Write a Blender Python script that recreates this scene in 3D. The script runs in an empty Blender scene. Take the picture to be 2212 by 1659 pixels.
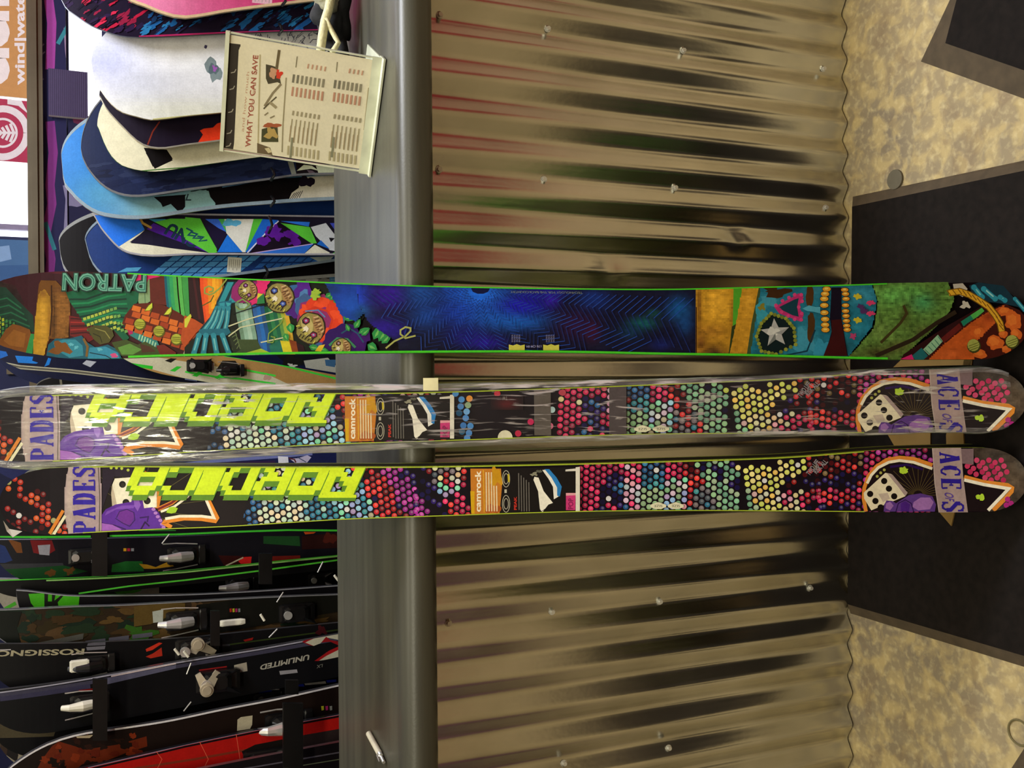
import bpy, math, random
import numpy as np
from mathutils import Vector, Matrix, noise
from mathutils.geometry import tessellate_polygon
from bisect import bisect_right
random.seed(7)
C = bpy.context.scene.collection
SC = bpy.context.scene
# ---------------------------------------------------------------- camera
FPX, CX, CY = 2110.0, 1106.0, 829.5
TH, RO = math.radians(23.2), math.radians(0.52)
EYE = Vector((0, 0, 1.5))
FWD = Vector((0, math.cos(TH), -math.sin(TH)))
U0 = Vector((0, math.sin(TH), math.cos(TH))); R0 = Vector((1, 0, 0))
UP = U0*math.cos(RO) + R0*math.sin(RO)
RT = R0*math.cos(RO) - U0*math.sin(RO)
CAMX, CAMY, CAMZ = -UP, RT, -FWD            # the photograph was taken with the camera turned on its side
cd = bpy.data.cameras.new('camera'); cam = bpy.data.objects.new('camera', cd); C.objects.link(cam)
cd.sensor_fit = 'HORIZONTAL'; cd.sensor_width = 36; cd.lens = FPX/2212*36; cd.clip_start = 0.02
M = Matrix((CAMX, CAMY, CAMZ)).transposed().to_4x4(); M.translation = EYE
cam.matrix_world = M
SC.camera = cam
# ---------------------------------------------------------------- world, exposure, lights
SC.view_settings.view_transform = 'Standard'; SC.view_settings.look = 'None'
SC.view_settings.gamma = 1; SC.view_settings.use_curve_mapping = False
SC.view_settings.exposure = 0.0
w = bpy.data.worlds.new('world'); SC.world = w; w.use_nodes = True
w.node_tree.nodes['Background'].inputs[0].default_value = (0.75, 0.82, 1, 1)
w.node_tree.nodes['Background'].inputs[1].default_value = 1.0
def area(name, loc, rot, sx, sy, power, col):
    l = bpy.data.lights.new(name, 'AREA'); l.shape = 'RECTANGLE'; l.size = sx; l.size_y = sy
    l.energy = power; l.color = col
    o = bpy.data.objects.new(name, l); C.objects.link(o); o.location = loc; o.rotation_euler = rot
    return o
WARM = (1, .94, .72)
area('lamp_front', (-.3, -.3, 3.12), (0, 0, 0), 2.6, .5, 66, WARM)
area('lamp_counter', (.3, 1.25, 3.12), (0, 0, 0), 2.6, .3, 24, WARM)
area('lamp_rack', (1.2, 3.6, 3.12), (0, 0, 0), 2.0, .3, 20, (1, .97, .95))
area('lamp_boards', (1.55, 1.75, 3.12), (math.radians(18), 0, math.radians(0)), 1.0, .5, 84, (.90, .93, 1))
area('window_daylight', (1.5, 4.75, 2.3), (math.radians(-68), 0, 0), 2.4, 1.2, 25, (.78, .84, 1))

# ---------------------------------------------------------------- helpers
def ray(px, py):
    return (CAMX*((px-CX)/FPX) - CAMY*((py-CY)/FPX) - CAMZ)
def at_z(px, py, z=0.0):
    d = ray(px, py); return EYE + d*((z-EYE.z)/d.z)
def at_y(px, py, y):
    d = ray(px, py); return EYE + d*((y-EYE.y)/d.y)
def fr(x0, y0, s):
    """pixel reader for an enlarged crop: text 'x,y x,y' -> list of picture points"""
    def f(txt):
        return [(x0+float(a.split(',')[0])/s, y0+float(a.split(',')[1])/s) for a in txt.split()]
    return f
PX = fr(0, 0, 1); F1 = fr(0, 0, 4.608); F2 = fr(400, 0, 4.148); F3 = fr(0, 330, 4.608); F4 = fr(400, 330, 4.608)
F5 = fr(0, 560, 4.608); F6 = fr(400, 560, 4.608); F7 = fr(0, 800, 4.3667); F8 = fr(400, 800, 4.3667)
G1 = fr(0, 1140, 5.53); G2 = fr(370, 1140, 5.53); G3 = fr(0, 1359, 5.53); G4 = fr(370, 1359, 5.53)
G5 = fr(760, 780, 4.366); G6 = fr(1200, 780, 4.366); G7 = fr(1640, 780, 3.867); G8 = fr(1440, 560, 2.8653)
H5 = fr(760, 560, 4.608); H6 = fr(1100, 560, 4.608); H7 = fr(460, 70, 5.0275); Q7 = fr(1820, 740, 3.949)
K5 = fr(0, 560, 2.7649)

def hx(h):
    h = h.lstrip('#')
    if len(h) == 3: h = ''.join(c*2 for c in h)
    v = [int(h[i:i+2], 16)/255 for i in (0, 2, 4)]
    return tuple((x/12.92 if x <= .04045 else ((x+.055)/1.055)**2.4) for x in v)
def mixc(a, b, f): return tuple(a[i]*(1-f)+b[i]*f for i in range(3))

def new_mat(name):
    m = bpy.data.materials.new(name); m.use_nodes = True
    nt = m.node_tree; b = nt.nodes['Principled BSDF']; return m, nt, b
def plain(name, col, rough=.5, metal=0, coat=0, var=.12, scale=30, bump=0.0, spec=None):
    """base colour broken up by a little noise; optional bump"""
    m, nt, b = new_mat(name); N = nt.nodes; L = nt.links
    c = hx(col) if isinstance(col, str) else col
    tc = N.new('ShaderNodeTexCoord'); nz = N.new('ShaderNodeTexNoise'); nz.inputs['Scale'].default_value = scale
    nz.inputs['Detail'].default_value = 4
    L.new(tc.outputs['Object'], nz.inputs['Vector'])
    r = N.new('ShaderNodeValToRGB'); r.color_ramp.elements[0].position = .3; r.color_ramp.elements[1].position = .7
    r.color_ramp.elements[0].color = tuple(x*(1-var) for x in c)+(1,)
    r.color_ramp.elements[1].color = tuple(min(1, x*(1+var)) for x in c)+(1,)
    L.new(nz.outputs[0], r.inputs[0]); L.new(r.outputs[0], b.inputs['Base Color'])
    b.inputs['Roughness'].default_value = rough; b.inputs['Metallic'].default_value = metal
    b.inputs['Coat Weight'].default_value = coat
    if spec is not None: b.inputs['Specular IOR Level'].default_value = spec
    if bump:
        bp = N.new('ShaderNodeBump'); bp.inputs['Strength'].default_value = bump; bp.inputs['Distance'].default_value = .002
        L.new(nz.outputs[0], bp.inputs['Height']); L.new(bp.outputs[0], b.inputs['Normal'])
    return m
def print_mat(name, rough=.45, coat=0, grain=.10, spec=.12):
    """flat print: colour comes from the mesh's own colour attribute, with fine grain"""
    m, nt, b = new_mat(name); N = nt.nodes; L = nt.links
    a = N.new('ShaderNodeVertexColor'); a.layer_name = 'Col'
    tc = N.new('ShaderNodeTexCoord'); nz = N.new('ShaderNodeTexNoise'); nz.inputs['Scale'].default_value = 240
    nz2 = N.new('ShaderNodeTexNoise'); nz2.inputs['Scale'].default_value = 45; nz2.inputs['Detail'].default_value = 3
    L.new(tc.outputs['Object'], nz.inputs['Vector']); L.new(tc.outputs['Object'], nz2.inputs['Vector'])
    ad = N.new('ShaderNodeMath'); ad.operation = 'ADD'; L.new(nz.outputs[0], ad.inputs[0]); L.new(nz2.outputs[0], ad.inputs[1])
    mr = N.new('ShaderNodeMapRange'); mr.inputs[1].default_value = .7; mr.inputs[2].default_value = 1.3
    mr.inputs[3].default_value = 1-grain; mr.inputs[4].default_value = 1+grain
    L.new(ad.outputs[0], mr.inputs[0])
    mx = N.new('ShaderNodeVectorMath'); mx.operation = 'SCALE'
    L.new(a.outputs['Color'], mx.inputs[0]); L.new(mr.outputs[0], mx.inputs['Scale'])
    L.new(mx.outputs[0], b.inputs['Base Color'])
    b.inputs['Roughness'].default_value = rough; b.inputs['Coat Weight'].default_value = coat
    b.inputs['Coat Roughness'].default_value = .15; b.inputs['Specular IOR Level'].default_value = spec
    return m
PRINT = print_mat('printed_topsheet'); PAPER = print_mat('printed_paper', .7, 0, .05, .2)
BLACKP = plain('black_plastic', '#0c0c0d', .35, var=.3); SILVER = plain('brushed_silver', '#c4c2c0', .3, .45)
CHROME = plain('chrome', '#dcdad4', .2, .6); WHITEP = plain('white_plastic', '#e6e2d0', .4)
STEEL = plain('steel_edge', '#9a9aa0', .3, .9); LIME = plain('lime_sidewall', '#9fb030', .4)
GREEN = plain('green_sidewall', '#3fc41c', .4); DARKW = plain('dark_sidewall', '#14141a', .35)
TAN = plain('tan_sidewall', '#cdbf9a', .5); SKIBLK = plain('black_ski_base', '#101012', .3)

def mesh_obj(name, verts, faces, mats, parent=None, fm=None, cols=None, smooth=False):
    me = bpy.data.meshes.new(name); me.from_pydata([tuple(v) for v in verts], [], faces)
    for m in (mats if isinstance(mats, (list, tuple)) else [mats]): me.materials.append(m)
    if fm is not None: me.polygons.foreach_set('material_index', fm)
    if cols is not None:
        ca = me.color_attributes.new('Col', 'FLOAT_COLOR', 'CORNER')
        arr = np.ones((len(me.loops), 4), dtype=np.float32); k = 0
        for f, c in zip(faces, cols):
            n = len(f); arr[k:k+n, :3] = c; k += n
        ca.data.foreach_set('color', arr.ravel())
    if smooth: me.polygons.foreach_set('use_smooth', [True]*len(me.polygons))
    me.update()
    o = bpy.data.objects.new(name, me); C.objects.link(o)
    if parent is not None:
        o.parent = parent
        o.matrix_parent_inverse = Matrix.Translation(-parent.location)
    return o
def tag(o, label=None, cat=None, group=None, kind=None):
    if label: o['label'] = label
    if cat: o['category'] = cat
    if group: o['group'] = group
    if kind: o['kind'] = kind
    return o
def empty(name, loc, label, cat, group=None):
    o = bpy.data.objects.new(name, None); o.location = loc; o.empty_display_size = .05; C.objects.link(o)
    return tag(o, label, cat, group)
class MB:
    """collects simple solids into one mesh"""
    def __init__(s): s.v = []; s.f = []
    def add(s, vs, fs):
        k = len(s.v); s.v += [Vector(v) for v in vs]; s.f += [tuple(i+k for i in f) for f in fs]; return s
    def hexa(s, c, X, Y, Z, bev=0.0):
        """box about centre c with half-axis vectors X,Y,Z, chamfered by bev (fraction)"""
        c = Vector(c); X = Vector(X); Y = Vector(Y); Z = Vector(Z)
        if bev <= 0:
            vs = [c+X*a+Y*b+Z*d for a in (-1, 1) for b in (-1, 1) for d in (-1, 1)]
            return s.add(vs, [(0, 1, 3, 2), (4, 6, 7, 5), (0, 4, 5, 1), (2, 3, 7, 6), (0, 2, 6, 4), (1, 5, 7, 3)])
        k = 1-bev; ring = []
        o = [(k, -1), (1, -k), (1, k), (k, 1), (-k, 1), (-1, k), (-1, -k), (-k, -1)]
        lv = [(-1, k), (-k, 1), (k, 1), (1, k)]
        vs = []
        for z, sc in lv:
            for a, b in o: vs.append(c+X*a*sc+Y*b*sc+Z*z)
        fs = [tuple(range(7, -1, -1)), tuple(range(24, 32))]
        for l in range(3):
            for i in range(8):
                j = (i+1) % 8; fs.append((l*8+i, l*8+j, (l+1)*8+j, (l+1)*8+i))
        return s.add(vs, fs)
    def box(s, lo, hi, bev=0.0):
        lo = Vector(lo); hi = Vector(hi); c = (lo+hi)/2; h = (hi-lo)/2
        return s.hexa(c, (h.x, 0, 0), (0, h.y, 0), (0, 0, h.z), bev)
    def tube(s, pts, r, n=8, cap=True, rs=None):
        pts = [Vector(p) for p in pts]; ring = []; m = len(pts)
        vs = []; prev = None
        for i, p in enumerate(pts):
            d = (pts[min(i+1, m-1)]-pts[max(i-1, 0)]).normalized()
            a = d.orthogonal().normalized() if prev is None else (prev - d*prev.dot(d)).normalized()
            prev = a; b = d.cross(a); rr = rs[i] if rs else r
            for k in range(n):
                t = 2*math.pi*k/n; vs.append(p+(a*math.cos(t)+b*math.sin(t))*rr)
        fs = [(i*n+k, i*n+(k+1) % n, (i+1)*n+(k+1) % n, (i+1)*n+k) for i in range(m-1) for k in range(n)]
        if cap: fs += [tuple(range(n-1, -1, -1)), tuple((m-1)*n+k for k in range(n))]
        return s.add(vs, fs)
    def prism(s, pts, vec):
        n = len(pts); pts = [Vector(p) for p in pts]; vec = Vector(vec)
        return s.add(pts+[p+vec for p in pts], [tuple(range(n)), tuple(range(2*n-1, n-1, -1))]+[(i, i+n, (i+1) % n+n, (i+1) % n) for i in range(n)])
    def blob(s, c, rx, ry, rz, amp=.15, seed=0, n=14, freq=2.0):
        c = Vector(c); vs = []; fs = []
        for i in range(n+1):
            th = math.pi*i/n
            for j in range(2*n):
                ph = math.pi*j/n; d = Vector((math.sin(th)*math.cos(ph), math.sin(th)*math.sin(ph), math.cos(th)))
                k = 1+amp*noise.noise(d*freq+Vector((seed, seed*2.3, 0)))*2
                vs.append(c+Vector((d.x*rx, d.y*ry, d.z*rz))*k)
        for i in range(n):
            for j in range(2*n):
                fs.append((i*2*n+j, (i+1)*2*n+j, (i+1)*2*n+(j+1) % (2*n), i*2*n+(j+1) % (2*n)))
        return s.add(vs, fs)
    def build(s, name, mat, parent=None, smooth=False):
        return mesh_obj(name, s.v, s.f, mat, parent, smooth=smooth)

# ---------------------------------------------------------------- flat print on a surface
_tc = {}
def text_tris(body, bold=0.0):
    k = (body, bold)
    if k in _tc: return _tc[k]
    cu = bpy.data.curves.new('t', 'FONT'); cu.body = body; cu.offset = bold; cu.resolution_u = 3
    ob = bpy.data.objects.new('t', cu); C.objects.link(ob)
    dg = bpy.context.evaluated_depsgraph_get(); dg.update()
    me = bpy.data.meshes.new_from_object(ob.evaluated_get(dg)); me.calc_loop_triangles()
    P = [(v.co.x, v.co.y) for v in me.vertices]
    xs = [p[0] for p in P] or [0, 1]; ys = [p[1] for p in P] or [0, 1]
    x0, x1, y0, y1 = min(xs), max(xs), min(ys), max(ys)
    P = [((x-x0)/(x1-x0+1e-9), (y-y0)/(y1-y0+1e-9)) for x, y in P]
    r = [[P[i] for i in t.vertices] for t in me.loop_triangles]
    bpy.data.objects.remove(ob); bpy.data.curves.remove(cu); bpy.data.meshes.remove(me)
    _tc[k] = r; return r
def clip_half(poly, a, b, c):
    """keep a*x+b*y<=c"""
    out = []; n = len(poly)
    for i in range(n):
        p, q = poly[i], poly[(i+1) % n]
        dp = a*p[0]+b*p[1]-c; dq = a*q[0]+b*q[1]-c
        if dp <= 0: out.append(p)
        if (dp < 0 < dq) or (dq < 0 < dp):
            t = dp/(dp-dq); out.append((p[0]+(q[0]-p[0])*t, p[1]+(q[1]-p[1])*t))
    return out

class Surf:
    """a strip (ski, snowboard, sheet): s runs up its length, t across; L(s), R(s) are its edges"""
    STEP = 15e-6
    def __init__(self, O, W, A, ss, Lf, Rf, bend=None):
        self.O = Vector(O); self.W = Vector(W).normalized(); self.A = Vector(A).normalized()
        self.N = self.W.cross(self.A).normalized(); self.ss = ss; self.bend = bend or (lambda s: 0.0)
        self.Lv = [Lf(s) for s in ss]; self.Rv = [Rf(s) for s in ss]
        self.v = []; self.f = []; self.c = []; self.h = 2e-4; self.T = None
    def to3(self, s, t, h=0.0): return self.O + self.A*s + self.W*t + self.N*(self.bend(s)+h)
    def inv(self, px, py):
        d = ray(px, py); b = 0.0
        for _ in range(5):
            o = self.O + self.N*b
            k = (o-EYE).dot(self.N)/d.dot(self.N); p = EYE+d*k-o
            s, t = p.dot(self.A), p.dot(self.W); b = self.bend(s)
        return s, t
    def _tri(self, poly, col):
        ss = self.ss
        lo = min(p[0] for p in poly); hi = max(p[0] for p in poly)
        i0 = max(0, bisect_right(ss, lo)-1); i1 = min(len(ss)-2, bisect_right(ss, hi)-1)
        for i in range(i0, i1+1):
            a, b = ss[i], ss[i+1]; q = poly
            if lo < a: q = clip_half(q, -1, 0, -a)
            if hi > b and q: q = clip_half(q, 1, 0, b)
            if len(q) < 3: continue
            dL = (self.Lv[i+1]-self.Lv[i])/(b-a); dR = (self.Rv[i+1]-self.Rv[i])/(b-a)
            q = clip_half(q, dL, -1, dL*a-self.Lv[i])      # t >= L
            if len(q) >= 3: q = clip_half(q, -dR, 1, self.Rv[i]-dR*a)
            if len(q) < 3: continue
            k = len(self.v); nb0, nb1 = self.bend(a), self.bend(b)
            for s, t in q:
                bb = nb0+(nb1-nb0)*(s-a)/(b-a)
                self.v.append(self.O+self.A*s+self.W*t+self.N*(bb+self.h))
            self.f.append(tuple(range(k, k+len(q)))); 
            self.c.append(col(sum(p[0] for p in q)/len(q), sum(p[1] for p in q)/len(q)) if callable(col) else col)
    def px(self, p):
        if self.T: p = self.T(*p)
        return self.inv(*p)
    def poly(self, pts, col, convex=False):
        self.polyst([self.px(p) for p in pts], col, convex)
    def polyst(self, st, col, convex=False):
        self.h += self.STEP
        if isinstance(col, str): col = hx(col)
        if convex: self._tri(st, col); return
        for t in tessellate_polygon([[Vector((a, b, 0)) for a, b in st]]):
            self._tri([st[i] for i in t], col)
    def base(self, col):
        self.h += self.STEP; e = 1.0
        if isinstance(col, str): col = hx(col)
        for i in range(len(self.ss)-1):
            a, b = self.ss[i], self.ss[i+1]
            self._tri([(a, -9), (b, -9), (b, 9), (a, 9)], col)
    def strip(self, x0, x1, col):
        """full-width band between picture columns x0..x1"""
        m = (self.px((x0, self.ymid)), self.px((x1, self.ymid)))
        self.polyst([(m[0][0], -9), (m[1][0], -9), (m[1][0], 9), (m[0][0], 9)], col, True)
    def dot(self, x, y, r, col, ry=None, n=10, bump=True, rot=0):
        if bump: self.h += self.STEP
        if isinstance(col, str): col = hx(col)
        ry = ry or r; c, s = math.cos(rot), math.sin(rot)
        self._tri([self.px((x+r*math.cos(a)*c-ry*math.sin(a)*s, y+r*math.cos(a)*s+ry*math.sin(a)*c)) for a in [2*math.pi*k/n for k in range(n)]], col)
    def line(self, pts, w, col, close=False):
        self.h += self.STEP
        if isinstance(col, str): col = hx(col)
        pts = list(pts)
        if close: pts.append(pts[0])
        n = len(pts); nr = []; off = []
        for p, q in zip(pts, pts[1:]):
            dx, dy = q[0]-p[0], q[1]-p[1]; l = math.hypot(dx, dy) or 1; nr.append((-dy/l, dx/l))
        for i in range(n):      # mitred joins, so neighbouring pieces never overlap
            a = nr[i-1] if i > 0 else (nr[-1] if close else nr[0]); b = nr[i] if i < n-1 else (nr[0] if close else nr[-1])
            mx, my = a[0]+b[0], a[1]+b[1]; d = mx*mx+my*my
            k = w/max(d, .9) if d > 1e-6 else 0
            off.append((mx*k, my*k))
        for i in range(n-1):
            p, q, a, b = pts[i], pts[i+1], off[i], off[i+1]
            self._tri([self.px(v) for v in ((p[0]+a[0], p[1]+a[1]), (q[0]+b[0], q[1]+b[1]), (q[0]-b[0], q[1]-b[1]), (p[0]-a[0], p[1]-a[1]))], col)
    def text(self, body, p0, p1, up, col, bold=0.0):
        """letters from p0 to p1 along the baseline, with height vector up (picture pixels)"""
        self.h += self.STEP
        if isinstance(col, str): col = hx(col)
        for t in text_tris(body, bold):
            self._tri([self.px((p0[0]+x*(p1[0]-p0[0])+y*up[0], p0[1]+x*(p1[1]-p0[1])+y*up[1])) for x, y in t], col)
    def bitmap(self, rows, p0, dx, up, col, side=None, sv=(0, 0)):
        H = len(rows)
        for pas in (0, 1):
            if pas == 0 and side is None: continue
            self.h += self.STEP; c = hx(side if pas == 0 else col)
            for j, r in enumerate(rows):
                y = H-1-j; k = 0
                while k < len(r):
                    if r[k] == '#':
                        e = k
                        while e < len(r) and r[e] == '#': e += 1
                        for off in ((1,) if pas else (0, .5)):
                            h = self.h; self.h = h+off*self.STEP*.4
                            ox, oy = (0, 0) if pas else (sv[0]*(1-off), sv[1]*(1-off))
                            q = [(p0[0]+a*dx[0]+b*up[0]+ox, p0[1]+a*dx[1]+b*up[1]+oy) for a, b in ((k, y), (e, y), (e, y+1), (k, y+1))]
                            self._tri([self.px(a) for a in q], c); self.h = h
                        k = e
                    else: k += 1
    def blotch(self, x, y, rx, ry, col, seed=0, n=18, amp=.45, rot=0):
        pts = []
        for k in range(n):
            a = 2*math.pi*k/n; r = 1+amp*2*noise.noise(Vector((math.cos(a)*1.7+seed, math.sin(a)*1.7, seed*.7)))
            u, v = rx*r*math.cos(a), ry*r*math.sin(a); pts.append((x+u*math.cos(rot)-v*math.sin(rot), y+u*math.sin(rot)+v*math.cos(rot)))
        self.poly(pts, col)
    def soft(self, pts, base, blobs=(), step=4.0, amp=0.0, ns=.06, seed=0, under=True, gain=1.0):
        """softly shaded printed area: small cells whose ink blends between blobs (x, y, rx, ry, colour, strength)"""
        if under: self.poly(pts, base)
        self.h += self.STEP; base = hx(base); bl = [(x, y, rx, ry, hx(c), a) for x, y, rx, ry, c, a in blobs]
        x0, x1 = min(p[0] for p in pts), max(p[0] for p in pts); y0, y1 = min(p[1] for p in pts), max(p[1] for p in pts)
        nx, ny = int((x1-x0)/step)+1, int((y1-y0)/step)+1; n = len(pts)
        P = [[self.px((x0+i*step, y0+j*step)) for i in range(nx+1)] for j in range(ny+1)]
        for j in range(ny):
            for i in range(nx):
                cx, cy = x0+(i+.5)*step, y0+(j+.5)*step; ins = False
                for k in range(n):
                    (ax, ay), (bx, by) = pts[k], pts[k-1]
                    if (ay > cy) != (by > cy) and cx < (bx-ax)*(cy-ay)/(by-ay)+ax: ins = not ins
                if not ins: continue
                c = base
                for x, y, rx, ry, q, a in bl:
                    d = ((cx-x)/rx)**2+((cy-y)/ry)**2
                    if d < 6: c = mixc(c, q, a*math.exp(-d))
                if amp:
                    k = 1+amp*2*noise.noise(Vector((cx*ns, cy*ns*1.6, seed)))+amp*noise.noise(Vector((cx*ns*4, cy*ns*4, seed+5)))
                    c = tuple(v*max(.1, k) for v in c)
                self._tri([P[j][i], P[j][i+1], P[j+1][i+1], P[j+1][i]], tuple(v*gain for v in c))
    SERIF = {'P': (((.28, 0), (.28, 1), .26), ((.06, .03), (.55, .03), .08), ((.06, .97), (.3, .97), .08), ((.28, .95), (.6, .95), (.8, .88), .11), ((.8, .88), (.84, .72), (.8, .56), .22), ((.8, .56), (.6, .47), (.28, .47), .10)),
      'A': (((.5, 1), (.82, .04), .26), ((.5, .98), (.18, .04), .12), ((.26, .3), (.7, .3), .08), ((.02, .03), (.34, .03), .08), ((.6, .03), (1, .03), .08)),
      'D': (((.28, 0), (.28, 1), .26), ((.06, .03), (.6, .03), .08), ((.06, .97), (.6, .97), .08), ((.6, .96), (.78, .8), (.84, .5), (.78, .2), (.6, .04), .22)),
      'E': (((.28, 0), (.28, 1), .26), ((.06, .03), (.88, .03), .08), ((.06, .97), (.86, .97), .08), ((.28, .5), (.62, .5), .08), ((.9, .02), (.86, .3), .1), ((.87, .98), (.84, .74), .1), ((.62, .4), (.62, .6), .09)),
      'S': (((.82, .72), (.8, .97), .1), ((.8, .86), (.62, .96), (.4, .96), (.22, .84), .11), ((.22, .84), (.22, .68), (.5, .54), (.76, .4), (.78, .2), .22), ((.78, .2), (.62, .05), (.4, .04), (.2, .16), .11), ((.18, .3), (.17, .03), .1)),
      'C': (((.84, .70), (.82, .97), .1), ((.82, .86), (.66, .96), (.48, .96), (.3, .82), .11), ((.3, .82), (.22, .5), (.3, .18), .24), ((.3, .18), (.48, .04), (.68, .05), (.86, .28), .11))}
    def serif(self, word, p0, p1, up, col, gap=.1):
        """slab-serif capitals drawn with strokes"""
        n = len(word); wv = ((p1[0]-p0[0])/n, (p1[1]-p0[1])/n); wl = math.hypot(*wv)*(1-gap)
        for i, ch in enumerate(word):
            ox, oy = p0[0]+wv[0]*(i+gap/2), p0[1]+wv[1]*(i+gap/2)
            for st in self.SERIF[ch]:
                self.line([(ox+x*wv[0]*(1-gap)+y*up[0], oy+x*wv[1]*(1-gap)+y*up[1]) for x, y in st[:-1]], st[-1]*wl*1.45, col)
    def edging(self, col, wl, wr, s0=-9, s1=9):
        """thin coloured rim printed just inside the left and right edges"""
        for E, w in ((self.Lv, wl), (self.Rv, -wr)):
            if not w: continue
            self.h += self.STEP
            for i in range(len(self.ss)-1):
                if s0 <= self.ss[i] and self.ss[i+1] <= s1:
                    self._tri([(self.ss[i], E[i]), (self.ss[i+1], E[i+1]), (self.ss[i+1], E[i+1]+w), (self.ss[i], E[i]+w)], hx(col))
    gain = 1.0
    def print_obj(self, name, parent, mat=None):
        return mesh_obj(name, self.v, self.f, mat or PRINT, parent, cols=[tuple(x*self.gain for x in c) for c in self.c])
    def body(self, name, th, mats, parent):
        """solid strip of thickness th; mats = front, side, back"""
        n = len(self.ss); v = []; f = []; fm = []
        for i, s in enumerate(self.ss):
            v += [self.to3(s, self.Lv[i]), self.to3(s, self.Rv[i]), self.to3(s, self.Rv[i], -th), self.to3(s, self.Lv[i], -th)]
        for i in range(n-1):
            a = i*4; b = a+4
            f += [(a, a+1, b+1, b), (a+1, a+2, b+2, b+1), (a+2, a+3, b+3, b+2), (a+3, a, b, b+3)]; fm += [0, 1, 2, 1]
        f += [(0, 3, 2, 1), (n*4-4, n*4-3, n*4-2, n*4-1)]; fm += [1, 1]
        return mesh_obj(name, v, f, mats, parent, fm=fm)

def interp(xs, ys):
    """smooth curve through points (cubic Hermite, limited slopes), linear outside"""
    z = sorted(zip(xs, ys)); xs = [a for a, _ in z]; ys = [b for _, b in z]; n = len(xs)
    d = [(ys[i+1]-ys[i])/(xs[i+1]-xs[i]) for i in range(n-1)]
    m = [d[0]]+[(d[i-1]+d[i])/2 for i in range(1, n-1)]+[d[-1]]
    def f(x):
        if x <= xs[0]: return ys[0]+m[0]*(x-xs[0])
        if x >= xs[-1]: return ys[-1]+m[-1]*(x-xs[-1])
        i = bisect_right(xs, x)-1; h = xs[i+1]-xs[i]; t = (x-xs[i])/h
        return (2*t**3-3*t*t+1)*ys[i]+(t**3-2*t*t+t)*h*m[i]+(-2*t**3+3*t*t)*ys[i+1]+(t**3-t*t)*h*m[i+1]
    return f
def spaced(a, b, ra, rb, mid=.06, tip=11):
    """stations along the length, dense in the rounded ends"""
    o = [a+ra*(1-math.cos(math.pi/2*k/tip)) for k in range(tip)]
    n = max(2, int((b-rb-a-ra)/mid)); o += [a+ra+(b-rb-a-ra)*k/n for k in range(n+1)]
    o += [b-rb+rb*math.sin(math.pi/2*k/tip) for k in range(1, tip+1)]
    o[-1] -= 1e-4; o[0] += 1e-4
    return o
# ================================================================ the setting
def floor_mat():
    m, nt, b = new_mat('stained_concrete'); N = nt.nodes; L = nt.links
    tc = N.new('ShaderNodeTexCoord')
    def nz(sc, det=6, dist=0.0):
        n = N.new('ShaderNodeTexNoise'); n.inputs['Scale'].default_value = sc; n.inputs['Detail'].default_value = det
        n.inputs['Distortion'].default_value = dist; L.new(tc.outputs['Object'], n.inputs['Vector']); return n
    def ramp(n, st):
        r = N.new('ShaderNodeValToRGB'); L.new(n.outputs[0], r.inputs[0])
        e = r.color_ramp.elements
        while len(e) < len(st): e.new(.5)
        for i, (p, c) in enumerate(st): e[i].position = p; e[i].color = (c[0], c[1], c[2], 1)
        return r
    r1 = ramp(nz(3.2), [(.34, hx('#7a6f60')), (.5, hx('#918368')), (.66, hx('#a08e6a'))])
    r2 = ramp(nz(26, 8, .4), [(.45, (0, 0, 0)), (.62, (1, 1, 1))])
    r3 = ramp(nz(70, 5, .2), [(.5, (0, 0, 0)), (.75, (1, 1, 1))])
    r5 = ramp(nz(11, 8, 1.2), [(.56, (0, 0, 0)), (.66, (1, 1, 1))])
    def mix(a, bcol, fac, k):
        mu = N.new('ShaderNodeMath'); mu.operation = 'MULTIPLY'; mu.inputs[1].default_value = k; L.new(fac.outputs[0], mu.inputs[0])
        x = N.new('ShaderNodeMix'); x.data_type = 'RGBA'; L.new(mu.outputs[0], x.inputs[0]); L.new(a, x.inputs[6]); x.inputs[7].default_value = bcol+(1,)
        return x.outputs[2]
    o = mix(r1.outputs[0], hx('#c8b27a'), r2, .62); o = mix(o, hx('#7a6650'), r5, .45); o = mix(o, hx('#ecdca8'), r3, .35)
    L.new(o, b.inputs['Base Color'])
    b.inputs['Roughness'].default_value = .42
    bp = N.new('ShaderNodeBump'); bp.inputs['Strength'].default_value = .15; bp.inputs['Distance'].default_value = .003
    L.new(r2.outputs[0], bp.inputs['Height']); L.new(bp.outputs[0], b.inputs['Normal'])
    return m
def struct(o): o['kind'] = 'structure'; return o
WALLM = plain('painted_wall', '#8f8672', .8, scale=4)
struct(MB().box((-3.2, -2.6, -.1), (3.6, 5.2, 0)).build('floor', floor_mat()))
struct(MB().box((-3.2, -2.6, 3.2), (3.6, 5.2, 3.3)).build('ceiling', plain('ceiling_paint', '#b5ab95', .9, scale=5)))
struct(MB().box((-3.3, -2.6, 0), (-3.2, 5.2, 3.2)).build('wall_left', plain('left_wall_paint', '#6d5560', .7, scale=3)))
struct(MB().box((3.6, -2.6, 0), (3.7, 5.2, 3.2)).build('wall_right', plain('right_wall_paint', '#b03c44', .7, scale=3)))
struct(MB().box((-3.2, -2.7, 0), (3.6, -2.6, 3.2)).build('wall_front', plain('front_wall_paint', '#8a5e4c', .8, scale=3)))
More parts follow.
